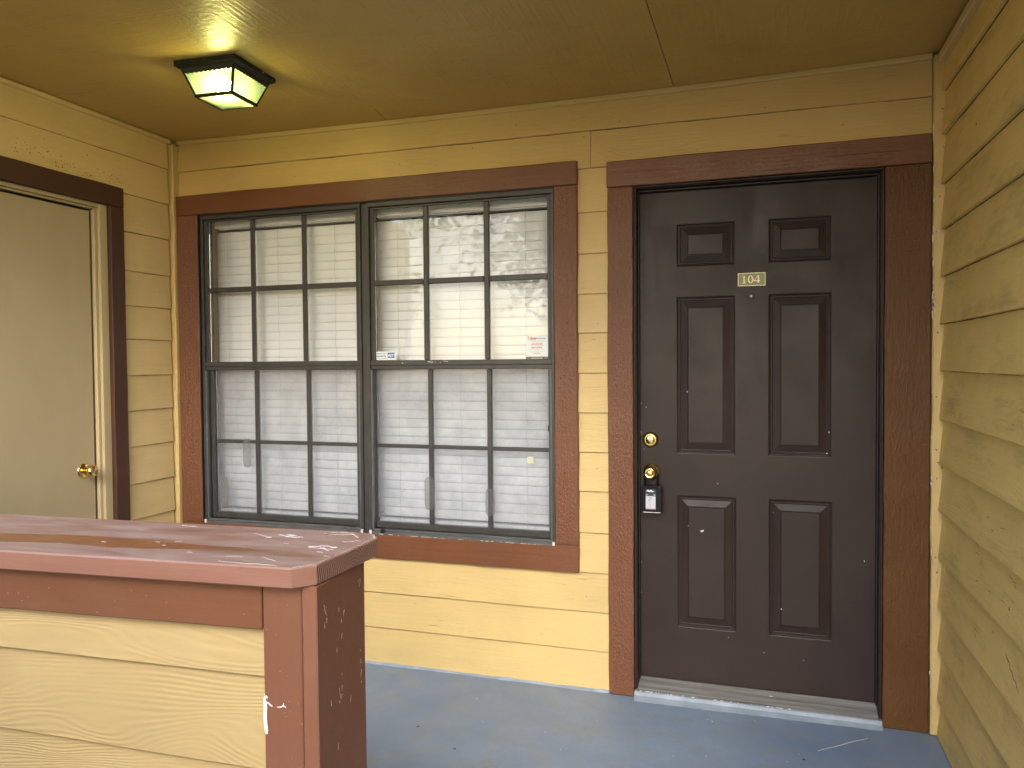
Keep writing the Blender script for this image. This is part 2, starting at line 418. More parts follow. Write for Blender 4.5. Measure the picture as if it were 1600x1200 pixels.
def blob(cx, cy, rx, ry, fn, n=9, irr=.45, ang=0.):
    """small irregular flake outline on a surface; fn maps (u,v,h)"""
    r = [1-irr*random.random() for _ in range(n)]; out = []
    for h in (0., 1.):
        for i in range(n):
            t = 2*math.pi*i/n; a = rx*r[i]*math.cos(t)*(1-.15*h); c = ry*r[i]*math.sin(t)*(1-.15*h)
            out.append(fn(cx+a*math.cos(ang)-c*math.sin(ang), cy+a*math.sin(ang)+c*math.cos(ang), h))
    f = [tuple(range(n))[::-1], tuple(range(n, 2*n))]+[(i, (i+1) % n, n+(i+1) % n, n+i) for i in range(n)]
    return out, f
def stroke(pts, wd, fn, jag=.4):
    """thin ragged streak"""
    n = len(pts); v = []
    P = [Vector(p) for p in pts]
    for h in (0., 1.):
        for i, p in enumerate(P):
            d = (P[min(i+1, n-1)]-P[max(i-1, 0)]).normalized(); q = Vector((-d.y, d.x))
            k = wd*(.25 if i in (0, n-1) else 1)*(1-jag*random.random())/2
            for s in (-1, 1): v.append(fn(p.x+q.x*k*s, p.y+q.y*k*s, h))
    f = []; m = 2*n
    for i in range(n-1):
        a = 2*i; f += [(a, a+1, a+3, a+2), (m+a, m+a+2, m+a+3, m+a+1), (a, a+2, m+a+2, m+a), (a+1, m+a+1, m+a+3, a+3)]
    f += [(0, m, m+1, 1), (m-2, m-1, 2*m-1, 2*m-2)]
    return v, f
def curvy(p, q, n=6, amp=.004):
    p, q = Vector(p), Vector(q); d = q-p; nn = Vector((-d.y, d.x)).normalized(); s = random.random()*50
    return [p+d*i/n+nn*amp*noise.noise(Vector((s, i*.9, 0))) for i in range(n+1)]

# lapped siding --------------------------------------------------------------
def siding(name, parent, rows, spans, fn, mat, proud=.013, thick=.009, top_h=.012, wob=.0016):
    """rows: (z0, z1); spans(z0,z1) -> list of (a0,a1); fn(a, out, z) -> point. One object per board."""
    for r, (z0, z1) in enumerate(rows):
        for (a0, a1) in spans(z0, z1):
            n = max(2, int((a1-a0)/.11)); V = []; F = []; s = random.random()*90
            zf0 = z0 if callable(z0) else (lambda a, z=z0: z); zf1 = z1 if callable(z1) else (lambda a, z=z1: z)
            for i in range(n+1):
                a = a0+(a1-a0)*i/n; w1 = wob*noise.noise(Vector((a*2.5, s, 0))); w2 = wob*.7*noise.noise(Vector((a*4, s+7, 0)))
                zz0 = zf0(a)+w1; zz1 = zf1(a)+top_h
                pr = proud+w2
                V += [fn(a, pr-.0022, zz0), fn(a, pr, zz0+.0026), fn(a, .0035, zz1), fn(a, -.004, zz1), fn(a, pr-thick, zz0)]
            for i in range(n):
                for k in range(5): j = (k+1) % 5; F.append((i*5+k, i*5+j, (i+1)*5+j, (i+1)*5+k))
            F.append((0, 1, 2, 3, 4)); F.append(tuple(n*5+k for k in range(5)))
            mesh_from(name, V, F, mat, parent)

def lap_shade_cracks(parent, rows, spans, fn, out, mat, hmax=.0042):  # ragged dark strips: cracked paint and dirt, plus joint shade put in as colour
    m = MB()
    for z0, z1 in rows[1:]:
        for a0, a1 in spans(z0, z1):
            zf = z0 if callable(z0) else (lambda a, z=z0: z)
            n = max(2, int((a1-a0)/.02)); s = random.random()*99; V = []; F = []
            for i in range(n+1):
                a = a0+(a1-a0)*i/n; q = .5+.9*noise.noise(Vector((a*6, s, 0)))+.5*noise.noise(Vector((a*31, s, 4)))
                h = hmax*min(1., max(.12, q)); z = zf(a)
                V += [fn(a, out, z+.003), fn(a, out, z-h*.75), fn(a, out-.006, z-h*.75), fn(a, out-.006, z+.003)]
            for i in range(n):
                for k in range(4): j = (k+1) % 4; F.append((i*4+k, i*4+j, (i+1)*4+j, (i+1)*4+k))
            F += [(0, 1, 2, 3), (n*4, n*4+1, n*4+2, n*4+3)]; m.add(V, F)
    o = m.build('lap_shade_crack', mat, parent); o['kind'] = 'stuff'; return o
shade_crack_m = simple('lap_shade_dirt', (.10, .06, .025), .9)  # dark tone for lap cracks, dirt and painted joint shade
# ================================================================== SETTING
def tagk(o, kind='structure'): o['kind'] = kind; return o
g = MB(); g.add([(-80, -90, -.12), (80, -90, -.12), (80, 40, -.12), (-80, 40, -.12)], [(0, 1, 2, 3)])
tagk(g.build('ground', lawn_m, flip=False))
tagk(boxo('path', (-12, 12), (-6.1, -4.6), (-.25, -.02), path_m, None))
def floor_mesh():
    bm = bmesh.new(); bmesh.ops.create_grid(bm, x_segments=90, y_segments=80, size=.5)
    for v in bm.verts:
        x = -2.86+(v.co.x+.5)*3.52; y = -4.6+(v.co.y+.5)*4.62
        v.co = (x, y, .0025*noise.noise(Vector((x*1.3, y*1.3, 0)))-.0012)
    me = bpy.data.meshes.new('porch_floor'); bm.to_mesh(me); bm.free(); me.materials.append(conc_m)
    me.polygons.foreach_set('use_smooth', [True]*len(me.polygons))
    o = bpy.data.objects.new('porch_floor', me); COL.objects.link(o); FO[o.name] = Vector((0, 0, 0)); return tagk(o)
fl = floor_mesh()
boxo('slab_edge', (-2.88, .68), (-4.62, .02), (-.24, -.006), conc_m, fl)
# ragged painted mortar bead where floor meets siding
def bead(name, x0, x1, y, h, d, mat, parent):
    V = []; F = []; n = int((x1-x0)/.02)
    for i in range(n+1):
        x = x0+(x1-x0)*i/n; k = h*(.75+.6*noise.noise(Vector((x*9, 3, 0)))); e = d*(.8+.8*noise.noise(Vector((x*6, 8, 0))))
        V += [(x, y+.03, k), (x, y-.002, k), (x, y-.35*e, k*.55), (x, y-e, -.004), (x, y+.03, -.004)]
    for i in range(n):
        for q in range(5): j = (q+1) % 5; F.append((i*5+q, i*5+j, (i+1)*5+j, (i+1)*5+q))
    F.append((0, 1, 2, 3, 4)); F.append(tuple(n*5+q for q in range(5)))
    return mesh_from(name, V, F, mat, parent)
bead('mortar_bead', -2.8, -.603, .018, .011, .016, lip_m, fl)
# paint flecks on the floor
fn_f = lambda u, v, h: (u, v, .0012+.0007*h)
m = MB()
for x, y, r in [(-1.118, -.205, .005), (-1.021, -.395, .004), (-.769, -.402, .004), (-.681, -.511, .004), (-.172, -.132, .006), (-.016, -.074, .004), (-.178, -.408, .006),
                (-.288, -.441, .004), (.094, -.366, .004), (.135, -.299, .004), (-.19, -.12, .003), (-.6, -.25, .003), (-.42, -.6, .004), (.2, -.5, .004)]:
    m.add(*blob(x, y, r*.7, r*.55, fn_f, ang=random.random()*3))
m.add(*stroke(curvy((.20, -.255), (.385, -.10), 8, .004), .0035, fn_f))
tagk(m.build('paint_fleck', dull_white, fl), 'stuff')
m = MB()
for x, y in [(.15, -.331), (.02, -.45), (-1.05, -.62), (-1.25, -.5)]: m.add(*blob(x, y, .008, .005, fn_f, ang=random.random()*3))
tagk(m.build('dark_fleck', gap, fl), 'stuff')

# ceiling: plywood panels with open joints, slightly sagging
CZ = 2.522
def ceil_z(x, y): 
    t = (x+2.8)/3.44; return CZ-.020*max(0., math.sin(math.pi*min(1, max(0, t))))**.7*(1 if y > -9 else 1)
ce = bpy.data.objects.new('porch_ceiling', None); COL.objects.link(ce); ce.location = (-1.1, -1.3, CZ); ce['kind'] = 'structure'; FO[ce.name] = Vector(ce.location)
for xa, xb in ((-2.86, -.3331), (-.3303, .70)):
    V = []; F = []; nx, ny = 24, 20
    for L in (0, 1):
        for j in range(ny+1):
            for i in range(nx+1):
                x = xa+(xb-xa)*i/nx; y = -2.22+2.26*j/ny
                if i in (0, nx) and 0 < i+1 < nx+2: x += (.012 if xb > -1 or xa > -1 else .004)*((-y)/2.6-.25)*(-1 if abs(x+.33) < .1 else 0)
                V.append((x, y, ceil_z(x, y)+.012*L))
    k = (nx+1)*(ny+1)
    for j in range(ny):
        for i in range(nx):
            a = j*(nx+1)+i; F.append((a, a+nx+1, a+nx+2, a+1)); F.append((k+a, k+a+1, k+a+nx+2, k+a+nx+1))
    for j in range(ny): a = j*(nx+1); b_ = a+nx; F += [(a, k+a, k+a+nx+1, a+nx+1), (b_, b_+nx+1, k+b_+nx+1, k+b_)]
    for i in range(nx): a = i; F += [(a, a+1, k+a+1, k+a)]; a = ny*(nx+1)+i; F += [(a, k+a, k+a+1, a+1)]
    mesh_from('ceiling_panel', V, F, ceil_m, ce)
boxo('ceiling_backing', (-2.9, .8), (-2.24, .10), (2.537, 2.56), gap, ce)
m = MB(); m.add(*stroke(curvy((-1.592, -.14), (-1.612, .03), 8, .002), .0022, lambda u, v, h: (u, v, ceil_z(u, v)-.0008*h), .5)); m.build('ceiling_crack', gap, ce)
rf = tag(boxo('roof', (-7, 5), (-2.26, 5.0), (2.562, 2.80), roof_m, None), kind='structure')
tag(boxo('interior_floor', (-2.86, .8), (.14, 4.9), (-.1, .03), wall_in, None), kind='structure')
iw = MB(); iw.box(-2.86, .8, 4.9, 5.0, -.1, 2.56); iw.box(.86, .96, .1, 5.0, -.1, 2.56); iw.box(-3.1, -3.0, .1, 5.0, -.1, 2.56)
tag(iw.build('interior_wall', wall_in), kind='structure')

# ================================================================== FRONT WALL
fw_ = thing('house_wall', 'yellow lap siding wall between the dark windows and front door, under the porch ceiling', 'wall', (-1.08, .05, 0))
Y0 = .033
JF = [.004, .17, .335, .503, .673, .85, 1.016, 1.184, 1.352, 1.521, 1.685, 1.854, 2.027, 2.211, 2.366, 2.500]
OPEN = [(-2.70, -.80, .58, 2.17), (-.55, .55, -.1, 2.17)]
def spans_f(z0, z1):
    sp = [(-2.778, .603)]
    for (a, b, c, d) in OPEN:
        if z0 < d-.02 and z1 > c+.02:
            out = []
            for p, q in sp:
                if b <= p or a >= q: out.append((p, q)); continue
                if p < a-.03: out.append((p, a))
                if q > b+.03: out.append((b, q))
            sp = out
    if abs(z0-2.211) < .01:
        sp = [s for p, q in sp for s in ((p, -.6735), (-.6715, q))]
    return sp
siding('siding_board', fw_, list(zip(JF[:-1], JF[1:])), spans_f, lambda a, o, z: (a, Y0-o, z), siding_f, .016, .012)
lap_shade_cracks(fw_, list(zip(JF[:-1], JF[1:])), spans_f, lambda a, o, z: (a, Y0-o, z), .0052, shade_crack_m)
m = MB(); yb0, yb1 = Y0+.006, .13
for X in ((-2.9, -2.672), (-.835, -.497), (.452, .78)): m.box(*X, yb0, yb1, 0, 2.54)
m.box(-2.672, -.835, yb0, yb1, 0, .60); m.box(-2.672, -.835, yb0, yb1, 2.145, 2.54); m.box(-.497, .452, yb0, yb1, 2.13, 2.54)
m.build('sheathing', plaster, fw_)
def strip_front():
    V = []; F = []; n = 30
    for i in range(n+1):
        x = -2.776+3.378*i/n; zt = ceil_z(x, 0)-.0015
        V += [(x, Y0-.020, zt), (x, Y0-.020, zt-.012), (x, Y0-.016, zt-.019), (x, Y0-.002, zt-.021), (x, Y0+.002, zt)]
    for i in range(n):
        for q in range(5): j = (q+1) % 5; F.append((i*5+q, i*5+j, (i+1)*5+j, (i+1)*5+q))
    F.append((0, 1, 2, 3, 4)); F.append(tuple(n*5+q for q in range(5)))
    mesh_from('ceiling_strip', V, F, strip_yx, fw_)
strip_front()
board('corner_board', (.6045, .652), (-.012, .045), (.002, 2.505), trim_y, fw_, .004, .004, .05)
board('corner_board', (-2.812, -2.779), (-.014, .045), (.002, 2.497), trim_y, fw_, .004, .003, .05)
# caulk runs and flaking paint beside the right corner board
m = MB(); fnc = lambda u, v, h: (u, -.0125-.0012*h, v)
for i in range(26):
    z = random.uniform(.1, 2.35) if i > 14 else random.uniform(1.55, 2.2)
    m.add(*blob(.6035+random.uniform(-.002, .004), z, .002+.002*random.random(), .006+.02*random.random()*(1 if z > 1.5 else .4), lambda u, v, h: (u, -.0135-.0015*h, v)))
tagk(m.build('flaking_paint', dull_white, fw_), 'stuff')
m = MB()
for i in range(18):
    z = random.uniform(.1, 2.4); m.add(*blob(random.uniform(.612, .64), z, .0025, .005, lambda u, v, h: (u, -.0135-.001*h, v), ang=random.random()))
tagk(m.build('dark_check', simple('dark_check', (.10, .06, .03), .9), fw_), 'stuff')
# nail holes and insect marks on the boards
m = MB()
for z0, z1 in zip(JF[:-1], JF[1:]):
    for x in (-2.36, -1.95, -1.54, -1.14, -.775, -.645, -.24, .17, .56):
        for a, b in spans_f(z0, z1):
            if a+.01 < x < b-.01 and not (-.76 < x < -.74): m.add(*blob(x+random.uniform(-.01, .01), z0+.028+random.uniform(-.004, .004), .0042, .0038, lambda u, v, h: (u, Y0-.0158+(v-z0)/.17*.0125-.0009*h, v), irr=.15))
tagk(m.build('nail_head', siding_f, fw_), 'stuff')
m = MB(); hole_m = simple('nail_mark', (.13, .08, .03), .9)
for (x, z) in [(-2.35, 2.30), (-.70, 2.34), (-1.2, 2.34), (-.55, 2.39), (.02, 2.385), (-1.55, 2.30), (-1.0, 2.42), (.30, 2.29), (-2.1, 2.29), (-.60, 1.73), (-.645, 1.56), (-.60, 1.24), (-.65, .95), (-.6, .62), (-1.5, .3), (-.9, .22), (-.7, .4)]:
    m.add(*blob(x, z, .003, .0025, lambda u, v, h: (u, Y0-.0125-.0035-.0006*h, v)))
tagk(m.build('nail_mark', hole_m, fw_), 'stuff')

# ================================================================== RIGHT WALL
rw = thing('side_wall', 'weathered yellow lap siding wall right of the front door, seen at a slant', 'wall', (.70, -1.3, 0))
X0 = .6475
JR = [.004, .143, .323, .487, .668, .843, 1.015, 1.180, 1.357, 1.527, 1.701, 1.870, 2.036, 2.212, 2.370, 2.500]
siding('siding_board', rw, list(zip(JR[:-1], JR[1:])), lambda a, b: [(-3.2, -.006)], lambda a, o, z: (X0-o, a, z), siding_r, .021, .014)
lap_shade_cracks(rw, list(zip(JR[:-1], JR[1:])), lambda a, b: [(-3.2, -.006)], lambda a, o, z: (X0-o, a, z), .0056, shade_crack_m, .0052)
boxo('sheathing', (X0+.004, .80), (-3.25, .03), (-.1, 2.54), stucco, rw)
m = MB(); V = []; F = []
v, f = sweep((X0-.034, X0+.002), (-3.2, -.016), (2.472, 2.5035), .004, .002, .1); mesh_from('ceiling_strip', v, f, strip_yy, rw)
board('end_board', (X0-.03, .82), (-3.28, -3.203), (0, 2.50), brown_z, rw)
# dark knots and splits low on the wall
m = MB(); rwp = lambda z: X0-.0205
def rfn(z0, z1): return lambda u, v, h: (X0-.0215+(v-z0)/(z1-z0)*.0172-.0006*h, u, v)
for i in range(16):
    y = random.uniform(-.9, -.5); r = random.choice([(.668, .843), (.843, 1.015), (.487, .668), (.668, .843)]); z = random.uniform(r[0]+.02, r[1]-.02)
    m.add(*stroke(curvy((y, z), (y+random.uniform(.02, .05), z+random.uniform(-.006, .006)), 5, .004), .0016, rfn(*r)))
m.add(*stroke(curvy((-.93, .545), (-.80, .60), 8, .012), .003, rfn(.487, .668)))
m.add(*blob(-.84, .735, .006, .008, rfn(.668, .843))); m.add(*blob(-.46, 2.12, .006, .007, rfn(2.036, 2.212)))
tagk(m.build('wood_split', simple('wood_split', (.14, .095, .045), .9), rw), 'stuff')

# ================================================================== LEFT WALL
lw = thing('storage_wall', 'shaded tan lap siding wall on the left around the plain storage door', 'wall', (-2.85, -1.2, 0))
XL = -2.806
JL = [.004, .18, .345, .505, .672, .841, 1.017, 1.187, 1.353, 1.522, 1.679, 1.841, 2.022, 2.196, 2.372, 2.500]
def spans_l(z0, z1):
    if z0 < 2.14: return [(-2.55, -1.37), (-.37, -.028)]
    return [(-2.55, -.028)]
siding('siding_board', lw, list(zip(JL[:-1], JL[1:])), spans_l, lambda a, o, z: (XL+o, a, z), siding_l, .013, .010)
lap_shade_cracks(lw, list(zip(JL[:-1], JL[1:])), spans_l, lambda a, o, z: (XL+o, a, z), .0052, shade_crack_m)
m = MB(); m.box(-3.0, XL-.004, -2.6, -1.36, 0, 2.54); m.box(-3.0, XL-.004, -.42, .03, 0, 2.54); m.box(-3.0, XL-.004, -1.36, -.42, 2.125, 2.54); m.build('sheathing', stucco, lw)
v, f = sweep((XL-.002, XL+.022), (-2.55, -.016), (2.498, 2.5185), .004, .002, .1); mesh_from('ceiling_strip', v, f, strip_yy, lw)
board('end_board', (-3.02, XL+.03), (-2.63, -2.553), (0, 2.50), brown_z, lw)
m = MB()
for i in range(90):
    y = -.86+.55*random.random(); z = 2.225+abs(random.gauss(0, .028))+(.02 if y < -.7 else 0)
    if z < 2.36: m.add(*blob(y, z, .002+.003*random.random(), .0015+.002*random.random(), lambda u, v, h: (XL+.0135-(v-2.196)/.176*.0095+.0006*h, u, v)))
tagk(m.build('mildew_speck', simple('mildew', (.17, .13, .05), .9), lw), 'stuff')

# storage door
sd_ = thing('closet_door', 'plain tan slab door with brass knob and brown trim on the left wall', 'door', (-2.84, -.9, 0))
boxo('door_slab', (-2.872, -2.832), (-1.33, -.4725), (.02, 2.086), storage_m, sd_, .002)
xc0, xc1 = XL+.002, -2.778
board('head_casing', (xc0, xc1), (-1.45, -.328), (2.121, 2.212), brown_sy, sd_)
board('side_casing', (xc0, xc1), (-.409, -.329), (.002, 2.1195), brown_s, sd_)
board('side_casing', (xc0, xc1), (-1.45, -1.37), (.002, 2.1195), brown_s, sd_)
m = MB(); m.bbox(-2.93, -2.797, -.452, -.4095, .002, 2.1205, .002); m.bbox(-2.93, -2.797, -1.3695, -1.345, .002, 2.1205, .002); m.bbox(-2.93, -2.799, -1.344, -.453, 2.103, 2.1205, .002); m.build('door_jamb', cream, sd_)
m = MB(); m.bbox(-2.829, -2.811, -.4685, -.4525, .002, 2.1025, .002); m.bbox(-2.829, -2.812, -1.344, -.469, 2.094, 2.1025, .002); m.build('door_stop', cream, sd_)
boxo('dark_gap', (-2.96, -2.90), (-1.345, -.453), (.0, 2.11), gap, sd_)
kn = MB(); kc = (-2.832, -.535, .938)
kn.lathe(kc, (1, 0, 0), [(0, .033), (.003, .033), (.006, .030), (.010, .020), (.012, .0125)]); rose = kn.build('knob_rose', brass, sd_, smooth=True)
kn = MB(); kn.lathe(kc, (1, 0, 0), [(.010, .012), (.028, .011), (.032, .017), (.038, .024), (.046, .0268), (.055, .0262), (.061, .0225), (.064, .019), (.0645, .016), (.0625, .014), (.0625, .008), (.064, .0065), (.064, .0)]); kn.build('knob', brass, sd_, smooth=True)

# ================================================================== WINDOW
wn = thing('window', 'wide double window with dark metal grid bars and brown board trim', 'window', (-1.75, .03, .6))
board('head_casing', (-2.7785, -.728), (0, .034), (2.1435, 2.242), brown_x, wn, .003, .003)
board('side_casing', (-2.7765, -2.652), (.001, .034), (.6105, 2.142), brown_z, wn, .003, .003)
board('side_casing', (-.831, -.7295), (.0005, .034), (.6195, 2.142), brown_z, wn, .003, .003)
board('sill_casing', (-2.778, -.728), (.0015, .034), (.502, .6095), brown_x, wn, .003, .003)
m = MB(); m.box(-.8305, -.729, .003, .034, .6097, .6190); m.build('filler_block', brown_x, wn)
m = MB(); m.box(-2.700, -2.672, .095, .17, .58, 2.17); m.box(-.835, -.807, .095, .17, .58, 2.17); m.box(-2.7, -.8, .075, .17, 2.146, 2.19); m.box(-2.7, -.8, .075, .19, .58, .612)
m.build('reveal', plaster, wn)
frf = .018
def unit(x0, x1, side):
    m = MB()
    m.bbox(x0, x0+.014, frf, .085, .622, 2.118, .0015); m.bbox(x1-.014, x1, frf, .085, .622, 2.118, .0015)
    m.bbox(x0, x1, frf, .085, 2.1185, 2.142, .0015)
    m.bbox(x0+.0145, x0+.022, frf+.014, .084, .63, 2.118, .001); m.bbox(x1-.022, x1-.0145, frf+.014, .084, .63, 2.118, .001)
    m.build('window_frame', alu, wn)
    m = MB(); m.bbox(x0, x1, frf-.006, .084, .6065, .6215, .002); m.bbox(x0+.015, x1-.015, frf+.004, .03, .622, .632, .001); m.build('sill_track', alu_l, wn)
    m = MB(); m.box(x0+.001, x0+.013, frf-.0075, frf-.001, .6075, .626); m.build('corner_bracket', dull_white, wn); m = MB(); m.box(x1-.013, x1-.001, frf-.0075, frf-.001, .6075, .626); m.build('corner_bracket', dull_white, wn)
    # upper sash ------------------------------------------------
    ux0, ux1 = x0+.0225, x1-.0225
    us = MB(); us.bbox(ux0, ux0+.010, .032, .052, 1.414, 2.1175, .001); us.bbox(ux1-.010, ux1, .032, .052, 1.414, 2.1175, .001); us.bbox(ux0+.0102, ux1-.0102, .032, .052, 2.1085, 2.1172, .001)
    us.bbox(x0+.0145, x1-.0145, .021, .054, 1.3905, 1.4135, .002); us.bbox(x0+.0145, x1-.0145, .026, .0535, 1.372, 1.390, .002)
    u = us.build('upper_sash', alu, wn)
    cx = [(-2.357, -2.068), (-1.436, -1.1445)][side]; zh = 1.770
    gx = [ux0+.0103]+list(cx)+[ux1-.0103]
    for c in cx: boxo('grid_bar', (c-.0125, c+.0125), (.035, .055), (1.4137, 2.1083), alu, u, .003)
    for i in range(3):
        a, b = gx[i]+(.0127 if i else 0), gx[i+1]-(.0127 if i < 2 else 0)
        boxo('grid_bar', (a, b), (.036, .054), (zh-.0125, zh+.0125), alu, u, .003)
        for (p, q) in ((1.4138, zh-.0127), (zh+.0127, 2.1082)): boxo('glass_pane', (a, b), (.0445, .0475), (p, q), glass_u, u)
    # lower sash -----------------------------------------------
    ls = MB(); lx0, lx1 = x0+.016, x1-.016
    xa, xb = x0+(.045 if side == 0 else .022), x1-(.047 if side == 0 else .035)
    ls.bbox(lx0+.007, xa, .046, .080, .6325, 1.371, .002); ls.bbox(xb, lx1-.007, .046, .080, .6325, 1.371, .002)
    ls.bbox(xa+.0003, xb-.0003, .046, .078, .6325, .660, .003)
    l = ls.build('lower_sash', alu, wn)
    ls = MB(); ls.bbox(x0+.0145, x0+.0215, frf+.001, .0455, .6325, 1.371, .001); ls.build('balance_channel', alu_l, l); ls = MB(); ls.bbox(x1-.0215, x1-.0145, frf+.001, .0455, .6325, 1.371, .001); ls.build('balance_channel', alu_l, l)
    cx = [(-2.361, -2.067), (-1.4285, -1.143)][side]; zh = 1.0165
    gx = [xa+.0005]+list(cx)+[xb-.0005]
    for c in cx: boxo('grid_bar', (c-.011, c+.011), (.052, .074), (.6605, 1.371), alu, l, .003)
    for i in range(3):
        a, b = gx[i]+(.0112 if i else 0), gx[i+1]-(.0112 if i < 2 else 0)
        boxo('grid_bar', (a, b), (.053, .073), (zh-.0085, zh+.0085), alu, l, .003)
        for (p, q) in ((.6606, zh-.0087), (zh+.0087, 1.3708)): boxo('glass_pane', (a, b), (.0625, .0655), (p, q), glass_d, l)
    return u, l
u1, l1 = unit(-2.6495, -1.757, 0)
u2, l2 = unit(-1.727, -.8335, 1)
m = MB(); m.box(-1.7565, -1.7275, .030, .085, .612, 2.14); m.build('mullion', alu, wn)
m = MB(); m.box(-2.6515, -2.6497, .006, .03, .61, 2.142); m.box(-.8333, -.8313, .006, .03, .61, 2.142); m.box(-2.65, -.833, .010, .017, 2.1385, 2.1432); m.build('caulk_line', black, wn)
# paint specks on meeting rail
m = MB()
for i in range(9): m.add(*blob(-1.42+.10*random.random(), 1.402+.006*random.random(), .006*random.random()+.002, .002, lambda u, v, h: (u, .0205-.0006*h, v)))
m.add(*blob(-1.55, 1.400, .004, .002, lambda u, v, h: (u, .0205-.0006*h, v)))
for i in range(60):
    x = -1.70+.85*random.random(); m.add(*blob(x, .6095+.001*random.random(), .004+.006*random.random(), .0016, lambda u, v, h: (u, .0115-.0006*h, v)))
tagk(m.build('paint_speck', white, wn), 'stuff')
# latch, locks
m = MB(); m.bbox(-2.640, -2.618, .082, .095, 1.275, 1.315, .002); m.bbox(-2.633, -2.621, .082, .098, 1.228, 1.272, .002); m.build('sash_latch', ivory_l, wn)
m = MB(); m.bbox(-1.668, -1.648, .012, .0175, .612, .634, .001); m.build('sill_lock', black, wn)
m = MB(); m.bbox(-1.842, -1.828, .012, .0175, .612, .634, .001); m.build('sill_lock', alu_l, wn)
m = MB(); m.box(-.872, -.866, .0445, .0455, 1.10, 1.125); m.build('side_lock', black, wn)
# clear plastic finger guards hanging on the lower glass
def guard(x, z0, z1, wd):
    m = MB(); V = []; n = 14
    for h in (.0600, .0612):
        for i in range(n):
            t = 2*math.pi*i/n; c, s = math.cos(t), math.sin(t); k = lambda q: math.copysign(abs(q)**.45, q)
            V.append((x+wd/2*k(c), h-.012, (z0+z1)/2+(z1-z0)/2*k(s)))
    F = [tuple(range(n)), tuple(range(n, 2*n))]+[(i, (i+1) % n, n+(i+1) % n, n+i) for i in range(n)]
    m.add(V, F); o = m.build('clear_guard', plastic_c, wn)
for x, z0, z1, wd in ((-2.418, .888, 1.033, .047), (-2.556, .680, .832, .045), (-1.437, .727, .879, .045), (-1.141, .715, .838, .046)): guard(x, z0, z1, wd)

# stickers ------------------------------------------------------------------
st = thing('security_sticker', 'small white and blue security company sticker low in the middle pane', 'sticker', (-1.655, .044, 1.416))
boxo('sticker_sheet', (-1.7035, -1.592), (.0432, .0440), (1.4155, 1.4545), paper, st)
boxo('blue_patch', (-1.636, -1.600), (.0424, .0431), (1.4245, 1.449), blue, st)
sh = lambda x0, z0, y: (lambda x, y_, z: (x0+x, y-z, z0+y_))
m = MB(); m.add(*text_mb('ADT', .0185, sh(-1.6345, 1.4300, .0420), .0003, .1, bold=.0006)); m.build('lettering', paper, st)
m = MB(); m.add(*text_mb('secured by', .0125, sh(-1.6985, 1.4295, .0428), .0002, bold=.0003)); m.add(*text_mb('1-800-ADT-ASAP', .0078, sh(-1.6985, 1.4425, .0428), .0002, bold=.0001)); m.box(-1.699, -1.640, .0426, .0430, 1.4222, 1.4234); tagk(m.build('lettering', blue_t, st), 'stuff')
st = thing('notice_sticker', 'white rectangular notice with red and grey lines in the right pane corner', 'sticker', (-.915, .044, 1.416))
boxo('sticker_sheet', (-.968, -.866), (.0432, .0440), (1.4235, 1.514), paper, st)
boxo('dark_bar', (-.968, -.866), (.0432, .0440), (1.4145, 1.4232), navy, st)
m = MB(); m.add(*text_mb('kw', .021, sh(-.947, 1.4965, .0428), .0002, bold=.0005)); 
def words(m, x0, x1, z, h):
    x = x0
    while x < x1-.002:
        wd = random.uniform(.003, .008); m.box(x, min(x+wd, x1), .0426, .0430, z, z+h); x += wd+.0018
words(m, -.942, -.892, 1.476, .0042); words(m, -.942, -.896, 1.4600, .0042); words(m, -.946, -.888, 1.4690, .0012); words(m, -.935, -.90, 1.4365, .0025)
tagk(m.build('lettering', red_t, st), 'stuff')
m = MB(); words(m, -.923, -.876, 1.4995, .0048); words(m, -.945, -.882, 1.4895, .0018); words(m, -.955, -.88, 1.4525, .0010); words(m, -.948, -.882, 1.4440, .0012); tagk(m.build('lettering', grey_t, st), 'stuff')
m = MB(); m.add(*stroke([(-.962, 1.511), (-.957, 1.508), (-.953, 1.501), (-.952, 1.494)], .005, lambda u, v, h: (u, .0430-.0005*h, v))); m.build('emblem', orange_t, st)
m = MB(); m.box(-.965, -.948, .0424, .0431, 1.4178, 1.4196); m.box(-.885, -.869, .0424, .0431, 1.4178, 1.4196); m.bbox(-.945, -.892, .0422, .0431, 1.4148, 1.4195, .0005); m.build('pale_print', ivory_l, st)
st = thing('tape_scrap', 'tiny square of yellowed tape on the lower right pane', 'tape', (-.956, .058, .96))
boxo('tape', (-.972, -.942), (.0575, .0585), (.955, .985), simple('old_tape', (.55, .52, .36), .5), st)

